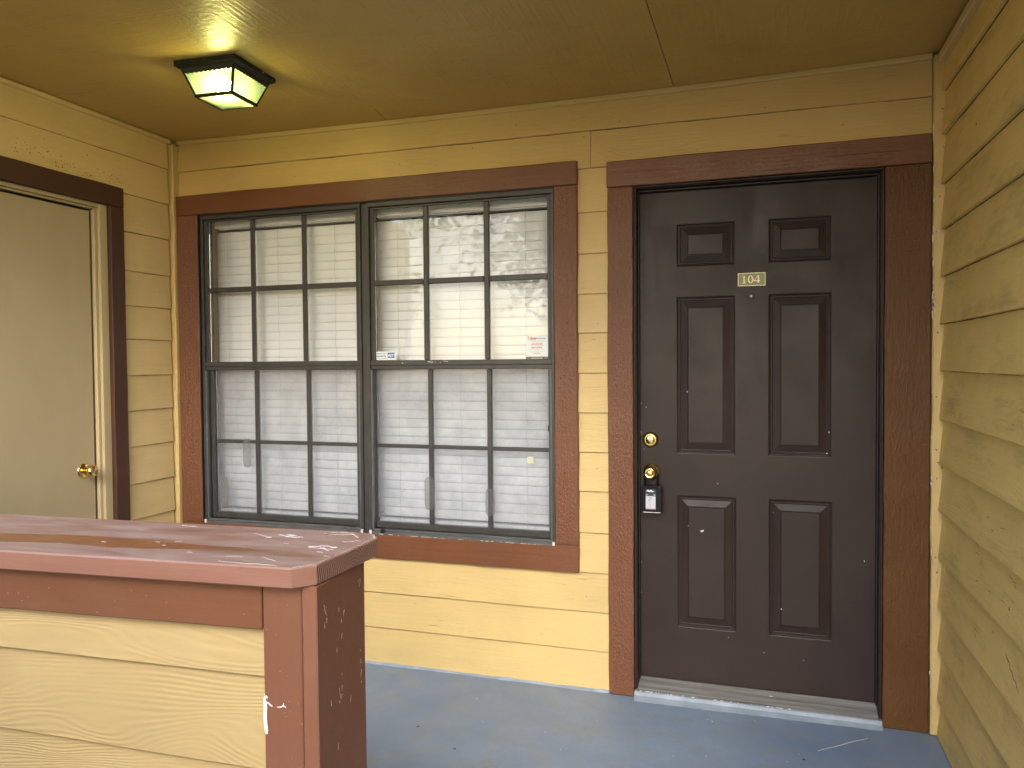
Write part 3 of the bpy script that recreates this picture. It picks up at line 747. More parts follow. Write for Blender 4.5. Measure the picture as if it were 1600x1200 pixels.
# blinds ----------------------------------------------------------------------
def blind(x0, x1, cords, label, loc):
    b = thing('window_blind', label, 'blind', loc, group='white slatted blinds behind the window glass')
    yb = .128
    boxo('valance', (x0, x1), (yb-.012, yb-.002), (2.090, 2.136), slat_m, b, .002)
    boxo('head_rail', (x0+.01, x1-.01), (yb+.006, yb+.045), (2.085, 2.134), slat_m, b, .002)
    # slat: shallow curve, top edge tipped towards the glass
    W_ = .050; zt = 2.046; N = 33; tilt = math.radians(85)
    V = []; F = []; ns = 6; nl = 8
    for L in (0, 1):
        for j in range(nl+1):
            x = x0+.004+(x1-x0-.008)*j/nl
            for i in range(ns+1):
                s = -W_/2+W_*i/ns; c = .0022*(1-(2*s/W_)**2)+.0017*L
                y = s*math.cos(tilt)-c*math.sin(tilt); z = s*math.sin(tilt)+c*math.cos(tilt)
                V.append((x, yb+y+.004, z))
    q = (nl+1)*(ns+1)
    for j in range(nl):
        for i in range(ns):
            a = j*(ns+1)+i; F += [(a, a+1, a+ns+2, a+ns+1), (q+a, q+a+ns+1, q+a+ns+2, q+a+1)]
    for j in range(nl): a = j*(ns+1); F += [(a, a+ns+1, q+a+ns+1, q+a), (a+ns, q+a+ns, q+a+2*ns+1, a+2*ns+1)]
    e = nl*(ns+1)
    for i in range(ns): F += [(i, q+i, q+i+1, i+1), (e+i, e+i+1, q+e+i+1, q+e+i)]
    base = mesh_from('slat', [(v[0], v[1], v[2]+zt) for v in V], F, slat_m, b, org=((x0+x1)/2, yb, zt), smooth=False)
    for p in base.data.polygons: p.use_smooth = True
    for k in range(1, N):
        c = base.copy(); COL.objects.link(c); c.location.z -= .0421*k; c.location.y += random.uniform(-.0003, .0003)
        c.rotation_euler = (random.uniform(-.02, .02), random.uniform(-.0007, .0007), 0)
    boxo('bottom_rail', (x0+.004, x1-.004), (yb-.014, yb+.030), (.6465, .664), slat_m, b, .003)
    for cx in cords:
        pts = []; z = 2.09; i = 0
        while z > .655:
            pts.append((cx+.0022*math.sin(i*1.57)+.003*noise.noise(Vector((cx*9, z*2, 0))), yb-.023+.006*((i % 2)), z)); z -= .01070*2; i += 1
        m = MB(); m.tube(pts, .0008, 5); m.build('ladder_cord', cord_m, b)
    # slack pull cords near the bottom
    for cx in cords:
        m = MB(); m.tube([(cx+.012*math.sin(t*2.2+cx*7)*(1-t/3), yb-.026, .64+.28*t/3) for t in [i*.25 for i in range(13)]], .0009, 5); m.build('pull_cord', slat_m, b)
blind(-2.641, -1.748, (-2.557, -2.262, -1.945), 'white slatted blind hanging behind the left half of the window', (-2.2, .14, .64))
blind(-1.738, -.850, (-1.612, -1.300, -.986), 'white slatted blind hanging behind the right half of the window', (-1.29, .14, .64))

# ================================================================== FRONT DOOR
dr = thing('front_door', 'dark brown six panel front door numbered 104 in rough brown board trim', 'door', (-.025, .08, 0))
board('head_casing', (-.602, .6025), (-.0005, .032), (2.1185, 2.2255), brown_x, dr, .003, .003)
board('side_casing', (-.6005, -.4945), (0, .032), (.002, 2.117), brown_z, dr, .003, .003)
board('side_casing', (.4465, .6015), (0, .032), (.002, 2.117), brown_r, dr, .003, .003)
m = MB()
m.bbox(-.4935, -.4815, .012, .125, .034, 2.1185, .002); m.bbox(.4335, .4455, .012, .125, .036, 2.1185, .002); m.bbox(-.4812, .4332, .012, .125, 2.1065, 2.1185, .002)
m.build('door_jamb', door_m, dr)
m = MB(); m.bbox(-.4945, -.4935, -.0, .03, .01, 2.117, .0003)
m.bbox(-.4805, -.4765, .050, .076, .062, 2.106, .001); m.bbox(.4285, .4328, .050, .076, .062, 2.106, .001); m.bbox(-.4765, .4285, .050, .078, 2.0995, 2.106, .001)
m.build('weatherstrip', rubber, dr)
m = MB(); m.bbox(.4375, .4445, .004, .0118, .036, 2.112, .002); m.bbox(-.4925, -.486, .004, .0118, .036, 2.112, .002); m.bbox(-.4858, .4372, .004, .0118, 2.1085, 2.1155, .002); m.build('jamb_bead', door_m, dr)
# door leaf with six embossed panels
DX0, DX1, DZ0, DZ1, DY = -.479, .4285, .064, 2.0985, .080
PAN = [(-.327, -.094, 1.788, 1.964), (.034, .268, 1.788, 1.964), (-.327, -.0925, 1.014, 1.665), (.034, .2705, 1.013, 1.667), (-.3265, -.0875, .2865, .842), (.0365, .275, .287, .8415)]
def leaf():
    rings = [(0., 0.), (.0035, .0012), (.0065, .0058), (.0085, .0062), (.0115, .0030), (.0145, .0028), (.0170, .0062), (.0190, .0068), (.0445, -.0010), (.0462, .0032), (.0478, .0032), (.0495, .0)]
    def pframe(p):
        return p
    rows = [(DZ0, .2865, []), (.2865, .842, [4, 5]), (.842, 1.014, []), (1.014, 1.665, [2, 3]), (1.665, 1.788, []), (1.788, 1.964, [0, 1]), (1.964, DZ1, [])]
    V = []; F = []
    def q(x0, x1, z0, z1):
        n = len(V); V.extend([(x0, DY, z0), (x1, DY, z0), (x1, DY, z1), (x0, DY, z1)]); F.append((n, n+1, n+2, n+3))
    for z0, z1, pp in rows:
        if not pp: q(DX0, DX1, z0, z1); continue
        a, b = PAN[pp[0]], PAN[pp[1]]
        q(DX0, a[0], z0, z1); q(a[1], b[0], z0, z1); q(b[1], DX1, z0, z1)
    n = len(V); V.extend([(DX0, DY+.044, DZ0), (DX1, DY+.044, DZ0), (DX1, DY+.044, DZ1), (DX0, DY+.044, DZ1), (DX0, DY, DZ0), (DX1, DY, DZ0), (DX1, DY, DZ1), (DX0, DY, DZ1)])
    F.extend([(n, n+3, n+2, n+1), (n, n+1, n+5, n+4), (n+1, n+2, n+6, n+5), (n+2, n+3, n+7, n+6), (n+3, n, n+4, n+7)])
    mesh_from('door_leaf', V, F, door_m, dr, flip=False)
    for i, (a, b, c, d) in enumerate(PAN):
        if i < 2: c, d = 1.788, 1.964
        elif i < 4: c, d = 1.014, 1.665
        else: c, d = .2865, .842
        V = []; F = []
        for ins, dep in rings:
            V += [(a+ins, DY+dep, c+ins), (b-ins, DY+dep, c+ins), (b-ins, DY+dep, d-ins), (a+ins, DY+dep, d-ins)]
        for r in range(len(rings)-1):
            for k in range(4): j = (k+1) % 4; F.append((r*4+k, r*4+j, r*4+4+j, r*4+4+k))
        e = 4*(len(rings)-1); F.append((e, e+1, e+2, e+3))
        mesh_from('raised_panel', V, F, door_m, dr, flip=False)
leaf()
fnd = lambda u, v, h: (u, DY-.0003-.0010*h, v)
# number plate with serif figures
pl = boxo('number_plate', (-.0825, .0235), (DY-.0042, DY-.0005), (1.699, 1.7515), plate_g, dr, .001)
m = MB(); yy = (DY-.0054, DY-.0043)
m.box(-.0825, .0235, *yy, 1.7485, 1.7515); m.box(-.0825, .0235, *yy, 1.699, 1.702); m.box(-.0825, -.0795, *yy, 1.7021, 1.7484); m.box(.0205, .0235, *yy, 1.7021, 1.7484); m.build('plate_border', ivory, pl)
def poly(m, pts, y0, y1):
    n = len(pts); m.add([(x, y, z) for y in (y0, y1) for x, z in pts], [tuple(range(n)), tuple(range(n, 2*n))[::-1]]+[(i, (i+1) % n, n+(i+1) % n, n+i) for i in range(n)])
def digits():
    h = .031; zb = 1.7098; y0, y1 = DY-.0056, DY-.0043
    m = MB(); x = -.0585
    poly(m, [(x-.007, zb), (x+.0075, zb), (x+.0075, zb+.0022), (x-.007, zb+.0022)], y0, y1)
    poly(m, [(x-.0028, zb+.0023), (x+.0030, zb+.0023), (x+.0030, zb+h-.001), (x-.0006, zb+h), (x-.0028, zb+h-.003)], y0, y1)
    poly(m, [(x-.0081, zb+h-.0056), (x-.0029, zb+h-.0052), (x-.0029, zb+h-.0030), (x-.0080, zb+h-.0068)][::-1], y0, y1); m.build('digit', ivory, pl)
    m = MB(); cx, cz = -.0335, zb+h/2; n = 28; V = []; F = []
    for y in (y0, y1):
        for i in range(n):
            t = 2*math.pi*i/n; V.append((cx+.0108*math.cos(t), y, cz+(h/2)*math.sin(t))); V.append((cx+.0052*math.cos(t), y, cz+(h/2-.0022)*math.sin(t)))
    for i in range(n):
        a, b = 2*i, 2*((i+1) % n); k = 2*n
        F += [(a, b, b+1, a+1), (k+a, k+a+1, k+b+1, k+b), (a, k+a, k+b, b), (a+1, b+1, k+b+1, k+a+1)]
    m.add(V, F); m.build('digit', ivory, pl)
    m = MB(); x = -.0065
    poly(m, [(x, zb+.0005), (x+.0056, zb+.0005), (x+.0056, zb+h), (x, zb+h)], y0, y1)
    poly(m, [(x-.0150, zb+.0075), (x-.0001, zb+.0075), (x-.0001, zb+.0115), (x-.0150, zb+.0100)], y0, y1)
    poly(m, [(x-.0150, zb+.0101), (x-.0122, zb+.0101), (x-.0001, zb+h-.0045), (x-.0001, zb+h)], y0, y1)
    poly(m, [(x+.0057, zb+.0075), (x+.0092, zb+.0075), (x+.0088, zb+.0115), (x+.0057, zb+.0115)], y0, y1); m.build('digit', ivory, pl)
digits()
m = MB(); m.lathe((-.031, DY, 1.658), (0, -1, 0), [(0, .0125), (.0025, .0125), (.0042, .0110), (.0038, .0078)], 20); pe = m.build('peephole', simple('peephole_ring', (.03, .018, .015), .3, .3), dr, smooth=True)
m = MB(); m.lathe((-.031, DY, 1.658), (0, -1, 0), [(.003, .0074), (.0052, .0060), (.0066, .0025), (.0068, 0)], 16); m.build('lens', steel, pe, smooth=True)
# dead bolt, knob
m = MB(); dc = (-.434, DY, 1.071); m.lathe(dc, (0, -1, 0), [(0, .0335), (.004, .0335), (.008, .031), (.018, .0265), (.020, .0235), (.0195, .020)], 36); db = m.build('deadbolt', brass_d, dr, smooth=True)
m = MB(); m.lathe(dc, (0, -1, 0), [(.0185, .0195), (.0212, .0195), (.0222, .0185), (.0222, 0)], 32); m.build('cylinder_face', brass, db, smooth=True)
m = MB(); m.lathe(dc, (0, -1, 0), [(.022, .0078), (.0235, .0078), (.0238, .006), (.0238, 0)], 20); m.box(dc[0]-.0009, dc[0]+.0009, DY-.0245, DY-.0235, 1.066, 1.0755); m.build('key_slot', brass_d, db)
kc = (-.431, DY, .936)
m = MB(); m.lathe(kc, (0, -1, 0), [(0, .0345), (.003, .0345), (.007, .031), (.011, .022), (.013, .0135)], 36); m.build('knob_rose', brass, dr, smooth=True)
m = MB(); m.lathe(kc, (0, -1, 0), [(.011, .0125), (.030, .0115), (.034, .016), (.040, .0215), (.048, .0245), (.055, .0235), (.060, .020), (.0605, .0175), (.0585, .0145), (.0585, 0)], 36); m.build('knob', brass, dr, smooth=True)
m = MB(); m.lathe(kc, (0, -1, 0), [(.058, .0135), (.061, .0125), (.0625, .009), (.0630, 0)], 24); m.build('knob_face', brass_d, dr, smooth=True)
# chips and dents
m = MB()
for x, z, a, b in [(-.224, .697, .0075, .0055), (-.283, 1.273, .0025, .0055), (.261, 1.115, .002, .0055), (.253, 1.032, .0035, .0025), (-.161, .896, .0022, .0022), (-.28, .715, .0025, .003), (.055, .788, .0018, .002),
                   (.085, .399, .002, .0045), (-.119, .263, .0025, .0018), (.39, .615, .0018, .0055), (-.452, 1.207, .0035, .0022), (-.473, 1.223, .002, .003), (.17, .20, .0022, .0015), (-.462, 1.03, .002, .002), (.02, .215, .003, .001), (-.474, .55, .001, .004), (-.474, .42, .001, .004), (-.474, 1.1, .0012, .006)]:
    inp = any(p[0] < x < p[1] and p[2] < z < p[3] for p in PAN)
    m.add(*blob(x, z, a, b, (lambda u, v, h: (u, DY-.0012-.0008*h, v)), ang=.4*random.random()))
m.add(*stroke([(-.2335, .700), (-.226, .6925), (-.217, .703)], .004, lambda u, v, h: (u, DY-.0012-.001*h, v)))
tagk(m.build('paint_chip', dull_white, dr), 'stuff')
# threshold: ribbed metal tread and its painted concrete lip
m = MB(); V = []; F = []; n = 22
prof = [(.115, .030), (.115, .062), (.078, .0625), (.0755, .0640), (.070, .0640), (.068, .0565)]
y, z = .066, .0555
for i in range(n):
    prof += [(y, z+(.0014 if i % 2 == 0 else -.0022))]; y -= .0028; z -= .00095
prof += [(.0035, .0335), (.0025, .028)]
for x in (-.4812, .4332):
    V += [(x, a, b) for a, b in prof]
k = len(prof); F = [(i, i+1, k+i+1, k+i) for i in range(k-1)]+[(k-1, 0, k, 2*k-1), tuple(range(k)), tuple(range(k, 2*k))]
mesh_from('threshold', V, F, thr_m, dr)
V = []; F = []; n = 40
for i in range(n+1):
    x = -.4935+.939*i/n; k = .0015*noise.noise(Vector((x*14, 5, 0)))
    V += [(x, .11, .0275), (x, .004, .0275+k*.4), (x, -.0005+k, .0245), (x, -.004+k, .012), (x, -.018+2*k, .0035), (x, -.030+3*k, -.003), (x, .11, -.003)]
for i in range(n):
    for q in range(7): j = (q+1) % 7; F.append((i*7+q, i*7+j, (i+1)*7+j, (i+1)*7+q))
F += [tuple(range(7)), tuple(n*7+q for q in range(7))]
mesh_from('sill_lip', V, F, lip_m, dr)
m = MB(); m.add(*blob(.046, .05, .010, .004, lambda u, v, h: (u, v-.001*h, .0515+.0008*h)))
for i in range(30): m.add(*blob(-.47+.6*random.random(), .004, .009*random.random(), .0016, lambda u, v, h: (u, v-.0035, .0295+.001*h)))
tagk(m.build('paint_smear', white, dr), 'stuff')

# key lock box hanging on the knob
lb = thing('key_lockbox', 'black key lock box hanging by its shackle from the front door knob', 'lock box', (-.424, .03, .77))
def rbox(m, x0, x1, y0, y1, z0, z1, r, n=5, taper=0.):
    out = []
    for cx, cz, a0 in ((x1-r, z1-r, 0), (x0+r, z1-r, 90), (x0+r, z0+r, 180), (x1-r, z0+r, 270)):
        for i in range(n+1): t = math.radians(a0+90*i/n); out.append((cx+r*math.cos(t), cz+r*math.sin(t)))
    k = len(out); mx, mz = (x0+x1)/2, (z0+z1)/2; V = []
    for y, s in ((y1, 1), (y0+.005, 1), (y0+.0015, .975), (y0, .93)): V += [(mx+(x-mx)*s, y, mz+(z-mz)*s) for x, z in out]
    F = [tuple(range(k)), tuple(range(3*k, 4*k))]
    for L in range(3): F += [(L*k+i, L*k+(i+1) % k, (L+1)*k+(i+1) % k, (L+1)*k+i) for i in range(k)]
    m.add(V, F)
m = MB(); rbox(m, -.4645, -.3815, .018, .060, .771, .886, .011); m.build('lock_body', box_black, lb)
m = MB(); m.tube([(-.4525, .036, .884), (-.4525, .036, .925), (-.450, .036, .945), (-.441, .036, .9585), (-.4265, .036, .963), (-.412, .036, .9585), (-.403, .036, .945), (-.4005, .036, .925), (-.4005, .036, .884)], .0042, 10); m.build('shackle', simple('shackle', (.01, .01, .012), .3, .5), lb, smooth=True)
m = MB(); m.bbox(-.4495, -.4035, .0150, .0178, .785, .872, .001); m.build('dial_plate', simple('dial_plate', (.02, .022, .028), .4), lb)
m = MB(); m.bbox(-.4465, -.4065, .0135, .0149, .789, .843, .0006); m.build('dial_window', box_face, lb)
m = MB(); m.add(*stroke([(-.444, .862), (-.438, .866), (-.432, .862), (-.426, .866), (-.42, .862), (-.412, .863)], .0075, lambda u, v, h: (u, .0148-.0007*h, v))); m.box(-.446, -.439, .0142, .0149, .847, .8495); m.box(-.415, -.407, .0142, .0149, .847, .8495); m.build('lettering', paper, lb)
m = MB()
m.add(*stroke([(-.435, .835), (-.430, .839), (-.424, .835), (-.430, .829), (-.436, .826), (-.424, .826)], .0022, lambda u, v, h: (u, .0134-.0007*h, v)))
for zz in (.818, .808, .799): m.add(*stroke([(-.4335, zz), (-.4300, zz+.004), (-.4265, zz), (-.4300, zz-.004), (-.4335, zz)], .0012, lambda u, v, h: (u, .0134-.0007*h, v)))
tagk(m.build('dial_mark', navy, lb), 'stuff')
m = MB(); m.box(-.4455, -.4075, .0128, .0134, .790, .7935); m.build('dial_stripe', pink, lb)
m = MB(); m.bbox(-.459, -.387, .0165, .019, .7735, .7765, .0005); m.build('lower_edge', simple('worn_edge', (.55, .55, .55), .4), lb)

# ================================================================== CEILING LIGHT
cl = thing('ceiling_light', 'lit black metal ceiling lantern with pale green frosted glass panes', 'ceiling light', (-1.909, -.7125, 2.5125), math.radians(2.5), local=True); cl.scale = (1.05, 1.05, 1.02)
def frus(m, s0, z0, s1, z1):
    V = [(sx*s/2, sy*s/2, z) for s, z in ((s0, z0), (s1, z1)) for sx, sy in ((-1, -1), (1, -1), (1, 1), (-1, 1))]
    m.add(V, [(0, 1, 2, 3), (4, 7, 6, 5)]+[(i, (i+1) % 4, 4+(i+1) % 4, 4+i) for i in range(4)])
m = MB(); frus(m, .245, .010, .245, -.024); frus(m, .236, -.0242, .222, -.031); m.build('canopy', lamp_metal, cl)
ZT, ZB, ST, SB = -.0312, -.117, .214, .152
def lerp_sq(t): return ST+(SB-ST)*t, ZT+(ZB-ZT)*t
for sx, sy in ((-1, -1), (1, -1), (1, 1), (-1, 1)):
    m = MB(); a = Vector((sx*ST/2, sy*ST/2, ZT)); b = Vector((sx*SB/2, sy*SB/2, ZB)); wv = .0085
    V = [p+Vector(d) for p in (a, b) for d in ((-wv*sx, -.001*sy, 0), (0, 0, 0), (-.001*sx, -wv*sy, 0), (-wv*.6*sx, -wv*.6*sy, 0))]
    m.add(V, [(0, 1, 2, 3), (4, 7, 6, 5)]+[(i, (i+1) % 4, 4+(i+1) % 4, 4+i) for i in range(4)]); m.build('corner_post', lamp_metal, cl)
m = MB(); h = SB/2; b_ = .010
m.box(-h, h, -h, -h+b_, ZB-.006, ZB+.004); m.box(-h, h, h-b_, h, ZB-.006, ZB+.004); m.box(-h, -h+b_, -h+b_+.0002, h-b_-.0002, ZB-.006, ZB+.004); m.box(h-b_, h, -h+b_+.0002, h-b_-.0002, ZB-.006, ZB+.004)
m.build('bottom_frame', lamp_metal, cl)
for r in range(4):
    R = Matrix.Rotation(r*math.pi/2, 3, 'Z'); m = MB()
    V = []; F = []; n = 66
    for k in range(n+1):
        u = -1+2*k/n; sc = .0035*abs(math.sin(u*math.pi*5.5)); z1 = ZT-.0135-sc; t = (ZT-z1)/(ZT-ZB); s = (ST+(SB-ST)*t)/2
        for z, ss in ((ZT, ST/2), (z1, s)):
            for dy in (.0005, -.0010): V.append(R @ Vector((u*ss*.985, -ss+dy-.0006, z)))
    for k in range(n): a = 4*k; F += [(a, a+4, a+6, a+2), (a+1, a+3, a+7, a+5), (a+2, a+6, a+7, a+3), (a, a+1, a+5, a+4)]
    m.add(V, F); m.build('scalloped_edge', lamp_metal, cl)
    m = MB(); s0, s1 = ST/2-.002, SB/2-.002
    V = [R @ Vector(p) for p in ((-s0+.001, -s0, ZT-.001), (s0-.001, -s0, ZT-.001), (s1-.001, -s1, ZB+.005), (-s1+.001, -s1, ZB+.005), (-s0+.001, -s0+.002, ZT-.001), (s0-.001, -s0+.002, ZT-.001), (s1-.001, -s1+.002, ZB+.005), (-s1+.001, -s1+.002, ZB+.005))]
    m.add(V, [(0, 1, 2, 3), (4, 7, 6, 5), (0, 4, 5, 1), (1, 5, 6, 2), (2, 6, 7, 3), (3, 7, 4, 0)]); m.build('glass_pane', lamp_g, cl)
m = MB(); m.box(-h+b_+.0003, h-b_-.0003, -h+b_+.0003, h-b_-.0003, ZB-.002, ZB+.0005); m.build('glass_pane', lamp_g, cl)
m = MB(); m.lathe((.010, -.030, -.034), (0, 0, -1), [(0, .013), (.014, .013)], 16); m.build('bulb_socket', ivory, cl)
m = MB(); m.lathe((.010, -.032, -.046), (0, 0, -1), [(0, .012), (.006, .018), (.014, .026), (.026, .0305), (.040, .0290), (.050, .021), (.056, .011), (.058, 0)], 20); m.build('bulb', bulb_m, cl, smooth=True)
m = MB()
for k in range(5): m.lathe((-.10+.05*k, -.1225, -.012), (0, -1, 0), [(0, .0022), (.0015, .0015), (.0018, 0)], 8)
m.lathe((.1225, .035, -.016), (1, 0, 0), [(0, .005), (.005, .0045), (.006, 0)], 12)
tagk(m.build('canopy_screw', steel, cl), 'stuff')

# ================================================================== HALF WALL
TH = math.radians(4.1)
hw = thing('half_wall', 'low porch wall with a broad scuffed brown cap over pale yellow siding', 'half wall', (-.733, -2.01, 0), TH, local=True)
def w2l(x, y):
    dx, dy = x+.733, y+2.01; c, s = math.cos(TH), math.sin(TH); return (dx*c+dy*s, -dx*s+dy*c)
LX = -2.08                               # far end of the wall in its own frame
JH = [(lambda a: -.01), (lambda a: .155-.03*a), (lambda a: .325-.032*a), (lambda a: .495-.032*a), (lambda a: .664-.029*a), (lambda a: .8365-.0137*a), (lambda a: .935)]
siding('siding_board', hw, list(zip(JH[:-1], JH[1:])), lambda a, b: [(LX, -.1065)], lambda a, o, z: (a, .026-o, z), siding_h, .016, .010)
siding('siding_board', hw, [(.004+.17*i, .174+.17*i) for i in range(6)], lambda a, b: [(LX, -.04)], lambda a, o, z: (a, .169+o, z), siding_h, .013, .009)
lap_shade_cracks(hw, list(zip(JH[:-1], JH[1:])), lambda a, b: [(LX, -.1065)], lambda a, o, z: (a, .026-o, z), .0056, simple('lap_shadow_dirt', (.30, .20, .09), .8), .0022)
boxo('core', (LX, -.045), (.032, .163), (0, 1.009), stucco, hw)
board('top_band', (LX, -.1075), (-.0015, .030), (.9285, 1.0115), post_bx, hw, .002, .001)
board('post_board', (-.1062, -.0305), (0, .030), (.002, 1.0115), post_b, hw, .002, .0008)
board('post_board', (-.0295, 0), (-.0005, .196), (.002, 1.0115), painted_wood('post_paint_shaded_side', (.160, .064, .036), 'z', .5, .0006, .0, .0006, .25, (.15, .07, .045), spec=.4), hw, .002, .0008)
board('post_board', (-.1062, -.0302), (.166, .1955), (.002, 1.0115), post_b, hw, .002, .0008)
# cap board
pts = [w2l(*p) for p in [(-.7656, -2.037), (-.7362, -2.0046), (-.7307, -1.7951), (-.7390, -1.776), (-.7520, -1.761), (-.7661, -1.7525), (-.7874, -1.7489)]]
sl = (2.0814-2.037)/(1.3788-.7656)
cap = [w2l(-2.79, -2.037-sl*(2.79-.7656))]+pts+[w2l(-2.79, -1.7489-.0585*(2.79-.7874))]
def cap_mesh():
    n = len(cap); V = []; F = []
    lev = [(1.0118, .003), (1.0145, 0.), (1.0462, 0.), (1.0482, .0018), (1.0490, .005)]
    cx = sum(p[0] for p in cap[1:-1])/7; P = [Vector(p) for p in cap]
    def inset(d):
        out = []
        for i in range(n):
            a, b, c = P[i-1], P[i], P[(i+1) % n]; e1 = (b-a).normalized(); e2 = (c-b).normalized()
            n1 = Vector((-e1.y, e1.x)); n2 = Vector((-e2.y, e2.x)); t = (n1+n2); t = t/max(.3, t.dot(n1)); out.append(b+t*d)
        return out
    for z, d in lev:
        V += [(p.x, p.y, z) for p in inset(d)]
    for L in range(len(lev)-1): F += [(L*n+i, L*n+(i+1) % n, (L+1)*n+(i+1) % n, (L+1)*n+i) for i in range(n)]
    F += [tuple(range(n))[::-1], tuple((len(lev)-1)*n+i for i in range(n))]
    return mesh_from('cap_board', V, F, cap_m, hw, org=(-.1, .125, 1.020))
cap_mesh()
# damp streaks lying in the cap's worn paint
def ragged(pts_up, pts_lo, name, mat, z=1.0492):
    def dens(P):
        out = []
        for i in range(len(P)-1):
            a, b = Vector(P[i]), Vector(P[i+1])
            for k in range(10): q = a.lerp(b, k/10); out.append(Vector((q.x, q.y+.0035*noise.noise(Vector((q.x*30, q.y*3, z))))))
        out.append(Vector(P[-1])); return out
    A_, B_ = dens(pts_up), dens(pts_lo); n = len(A_); V = []; F = []
    for a, b in zip(A_, B_): V += [(*w2l(a.x, a.y), z), (*w2l(b.x, b.y), z)]
    for i in range(n-1): F.append((2*i, 2*i+1, 2*i+3, 2*i+2))
    o = mesh_from(name, V, F, mat, hw, flip=True)
    for p in o.data.polygons:
        if p.normal.z < 0: o.data.flip_normals(); break
    return o
ragged([(-2.3, -2.005), (-1.6256, -1.9722), (-1.5208, -1.9682), (-1.3909, -1.944), (-1.2645, -1.9326), (-1.1683, -1.9347), (-1.0257, -1.9389), (-.9397, -1.9358), (-.8774, -1.9388)],
       [(-2.3, -2.075), (-1.53, -2.0433), (-1.4485, -2.0258), (-1.3254, -2.0022), (-1.1932, -2.0029), (-1.1153, -1.9913), (-1.0043, -1.9648), (-.9236, -1.9572), (-.8715, -1.9473)], 'damp_streak', wet_m)
ragged([(-.835, -1.955), (-.82, -1.946), (-.795, -1.944), (-.783, -1.948)], [(-.835, -1.957), (-.82, -1.958), (-.80, -1.960), (-.783, -1.950)], 'damp_streak', wet_m)
# white scrapes and painted-on edge highlights on the cap, drips of white paint
capf = lambda u, v, h: (*w2l(u, v), 1.0491+.0006*h)
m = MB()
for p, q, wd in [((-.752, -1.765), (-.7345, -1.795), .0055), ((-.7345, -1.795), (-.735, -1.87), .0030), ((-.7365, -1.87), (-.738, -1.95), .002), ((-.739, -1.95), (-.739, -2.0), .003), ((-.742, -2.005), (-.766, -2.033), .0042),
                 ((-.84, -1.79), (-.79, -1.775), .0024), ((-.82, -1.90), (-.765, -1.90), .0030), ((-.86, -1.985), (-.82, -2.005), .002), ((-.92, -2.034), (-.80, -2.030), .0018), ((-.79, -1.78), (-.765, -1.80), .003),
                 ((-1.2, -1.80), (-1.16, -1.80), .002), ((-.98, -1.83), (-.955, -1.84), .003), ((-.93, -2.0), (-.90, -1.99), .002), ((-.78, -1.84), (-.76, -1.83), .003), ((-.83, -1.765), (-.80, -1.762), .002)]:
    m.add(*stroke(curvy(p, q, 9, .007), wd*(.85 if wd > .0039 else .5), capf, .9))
for i in range(12):
    x = -.75-.5*random.random()**2; y = random.uniform(-2.02, -1.77); a = random.uniform(-.6, .6)
    m.add(*stroke(curvy((x, y), (x+.012*math.cos(a), y+.012*math.sin(a)), 3, .003), .0011, capf, .8))
tagk(m.build('scrape_and_rim_highlight', simple('scrape_rim_white', (.46, .37, .345), .5), hw), 'stuff')
bs = simple('scrape_bluish', (.50, .47, .53), .35); m = MB()
for cx, cy in ((-.925, -1.83), (-.80, -1.895)):
    for i in range(9): 
        x, y = cx+random.gauss(0, .014), cy+random.gauss(0, .010); m.add(*stroke(curvy((x, y), (x+.015, y+random.uniform(-.006, .006)), 3, .003), .003, capf, .7))
tagk(m.build('pale_scuff', bs, hw), 'stuff')
m = MB(); ff = lambda y0: (lambda u, v, h: (u, y0-.0012*h, v))
m.add(*stroke([(-.1045, .8085), (-.1040, .800), (-.1030, .790), (-.1040, .775), (-.1030, .760), (-.1015, .748), (-.1010, .742)], .0062, ff(-.0007), .15))
m.add(*stroke([(-.1045, .809), (-.1015, .8095), (-.0985, .8070)], .0045, ff(-.0007), .3)); m.add(*stroke([(-.112, .808), (-.109, .803), (-.1085, .799)], .004, lambda u, v, h: (u, .0115-.001*h, v), .3))
m.add(*stroke([(-.103, .800), (-.097, .7985), (-.092, .794), (-.089, .793)], .0016, ff(-.0007), .3)); m.add(*stroke([(-.080, .7925), (-.072, .7935), (-.068, .7965), (-.0665, .801)], .0016, ff(-.0007), .3)); m.add(*stroke([(-.068, .7965), (-.063, .7935)], .002, ff(-.0007), .3))
tagk(m.build('white_drip', white, hw), 'stuff')
pale = simple('pale_scuff_brown', (.185, .088, .058), .5); m = MB()
for i in range(24):
    x = random.uniform(-.10, -.006); z = random.uniform(.55, 1.0); a = random.uniform(0, 3)
    m.add(*blob(x, z, .0012+.0018*random.random(), .001+.0015*random.random(), ff(-.0007)))
for i in range(14):
    x = random.uniform(-.7, -.12); z = random.uniform(.935, 1.0); m.add(*blob(x, z, .0015+.003*random.random()**2, .001+.0012*random.random(), ff(-.0018)))
tagk(m.build('scuff_mark', pale, hw), 'stuff')
m = MB(); fr_ = lambda u, v, h: (.0007+.001*h, u, v)
for cy, cz, sy, sz, n in [(.095, .925, .012, .014, 9), (.03, .955, .004, .03, 8), (.17, .965, .005, .02, 8), (.085, .78, .008, .012, 12), (.045, .785, .003, .008, 4), (.125, .76, .004, .004, 4), (.17, .785, .004, .01, 5), (.08, .86, .01, .03, 4), (.17, .82, .003, .01, 3), (.07, .64, .002, .06, 6)]:
    for i in range(n//2+1):
        y, z = cy+random.gauss(0, sy*.6), cz+random.gauss(0, sz*.6); m.add(*stroke(curvy((y, z), (y+random.uniform(-.003, .004), z+random.uniform(.004, .012)), 3, .002), .0012, fr_, .6))
tagk(m.build('scuff_mark', simple('pale_scuff_side', (.205, .105, .072), .5), hw), 'stuff')

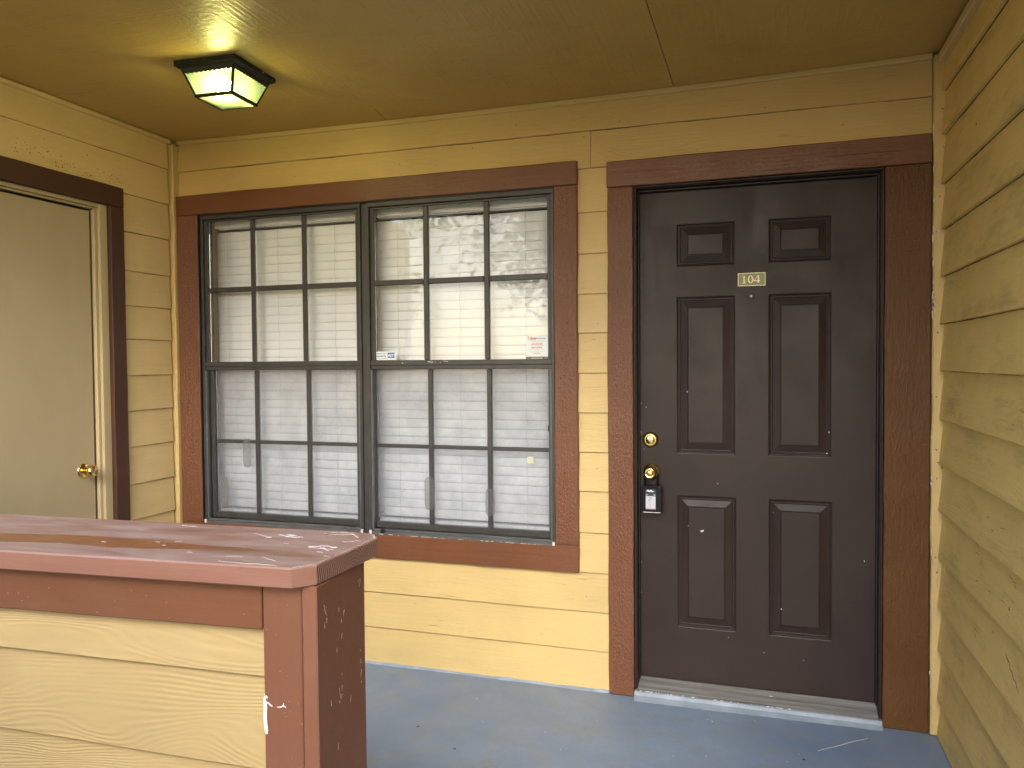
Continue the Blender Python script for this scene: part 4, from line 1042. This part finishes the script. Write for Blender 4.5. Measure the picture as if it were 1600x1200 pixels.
# ================================================================== OUTSIDE, TREES SEEN IN REFLECTIONS, ADDED SHRUBS FOR SHADE
def tree(loc, h, cr, n, label, seed):
    rd = random.Random(seed); t = thing('tree', label, 'tree', loc, local=True)
    m = MB(); m.tube([(0, 0, -.1), (.05, .03, h*.3), (-.04, .05, h*.6), (.03, 0, h*.85)], .14, 10)
    for k in range(6):
        a = k*1.1; m.tube([(0, 0, h*(.35+.07*k)), (.5*cr*math.cos(a), .5*cr*math.sin(a), h*(.5+.07*k)), (.85*cr*math.cos(a), .85*cr*math.sin(a), h*(.56+.07*k))], .045, 6)
    m.build('trunk', bark_m, t)
    V = []; F = []; cl_ = [(rd.gauss(0, cr*.5), rd.gauss(0, cr*.5), h*.72+rd.gauss(0, h*.14)) for _ in range(46)]
    for i in range(n):
        c = rd.choice(cl_); p = Vector((c[0]+rd.gauss(0, cr*.14), c[1]+rd.gauss(0, cr*.14), c[2]+rd.gauss(0, cr*.12)))
        d = Vector((rd.gauss(0, 1), rd.gauss(0, 1), rd.gauss(-.3, .7))).normalized(); e = d.orthogonal().normalized(); s = rd.uniform(.05, .10); q = len(V)
        V += [p-d*s, p+e*s*.4, p+d*s, p-e*s*.4]; F.append((q, q+1, q+2, q+3))
    me = mesh_from('crown', V, F, leaf_m, t, org=(0, 0, h*.5), flip=False)
tree((-3.1, -9.9, -.12), 6.4, 2.2, 8000, 'broad leafy tree standing on the lawn across from the window', 3)
tree((1.8, -11.5, -.12), 6.5, 2.3, 9000, 'taller leafy tree on the lawn across from the front door', 5)

def shade_hedge():  # unseen shrubs, added to keep low light off the half wall
    rd = random.Random(11); t = thing('shade_hedge', 'unseen clipped shrubs added to shade the low porch wall', 'shade_hedge', (-2.0, -3.75, -.12), local=True)
    m = MB(); m.box(-1.35, 1.25, -.2, .2, 0, 1.22); m.build('branches', bark_m, t)
    V = []; F = []
    for i in range(9000):
        p = Vector((rd.uniform(-1.5, 1.4), rd.uniform(-.32, .32), rd.uniform(.05, 1.38)))
        d = Vector((rd.gauss(0, 1), rd.gauss(0, 1), rd.gauss(0, 1))).normalized(); e = d.orthogonal().normalized(); s = rd.uniform(.02, .04); q = len(V)
        V += [p-d*s, p+e*s*.5, p+d*s, p-e*s*.5]; F.append((q, q+1, q+2, q+3))
    o = mesh_from('foliage', V, F, leaf_m, t, org=(0, 0, .5), flip=False); o['kind'] = 'stuff'
shade_hedge()
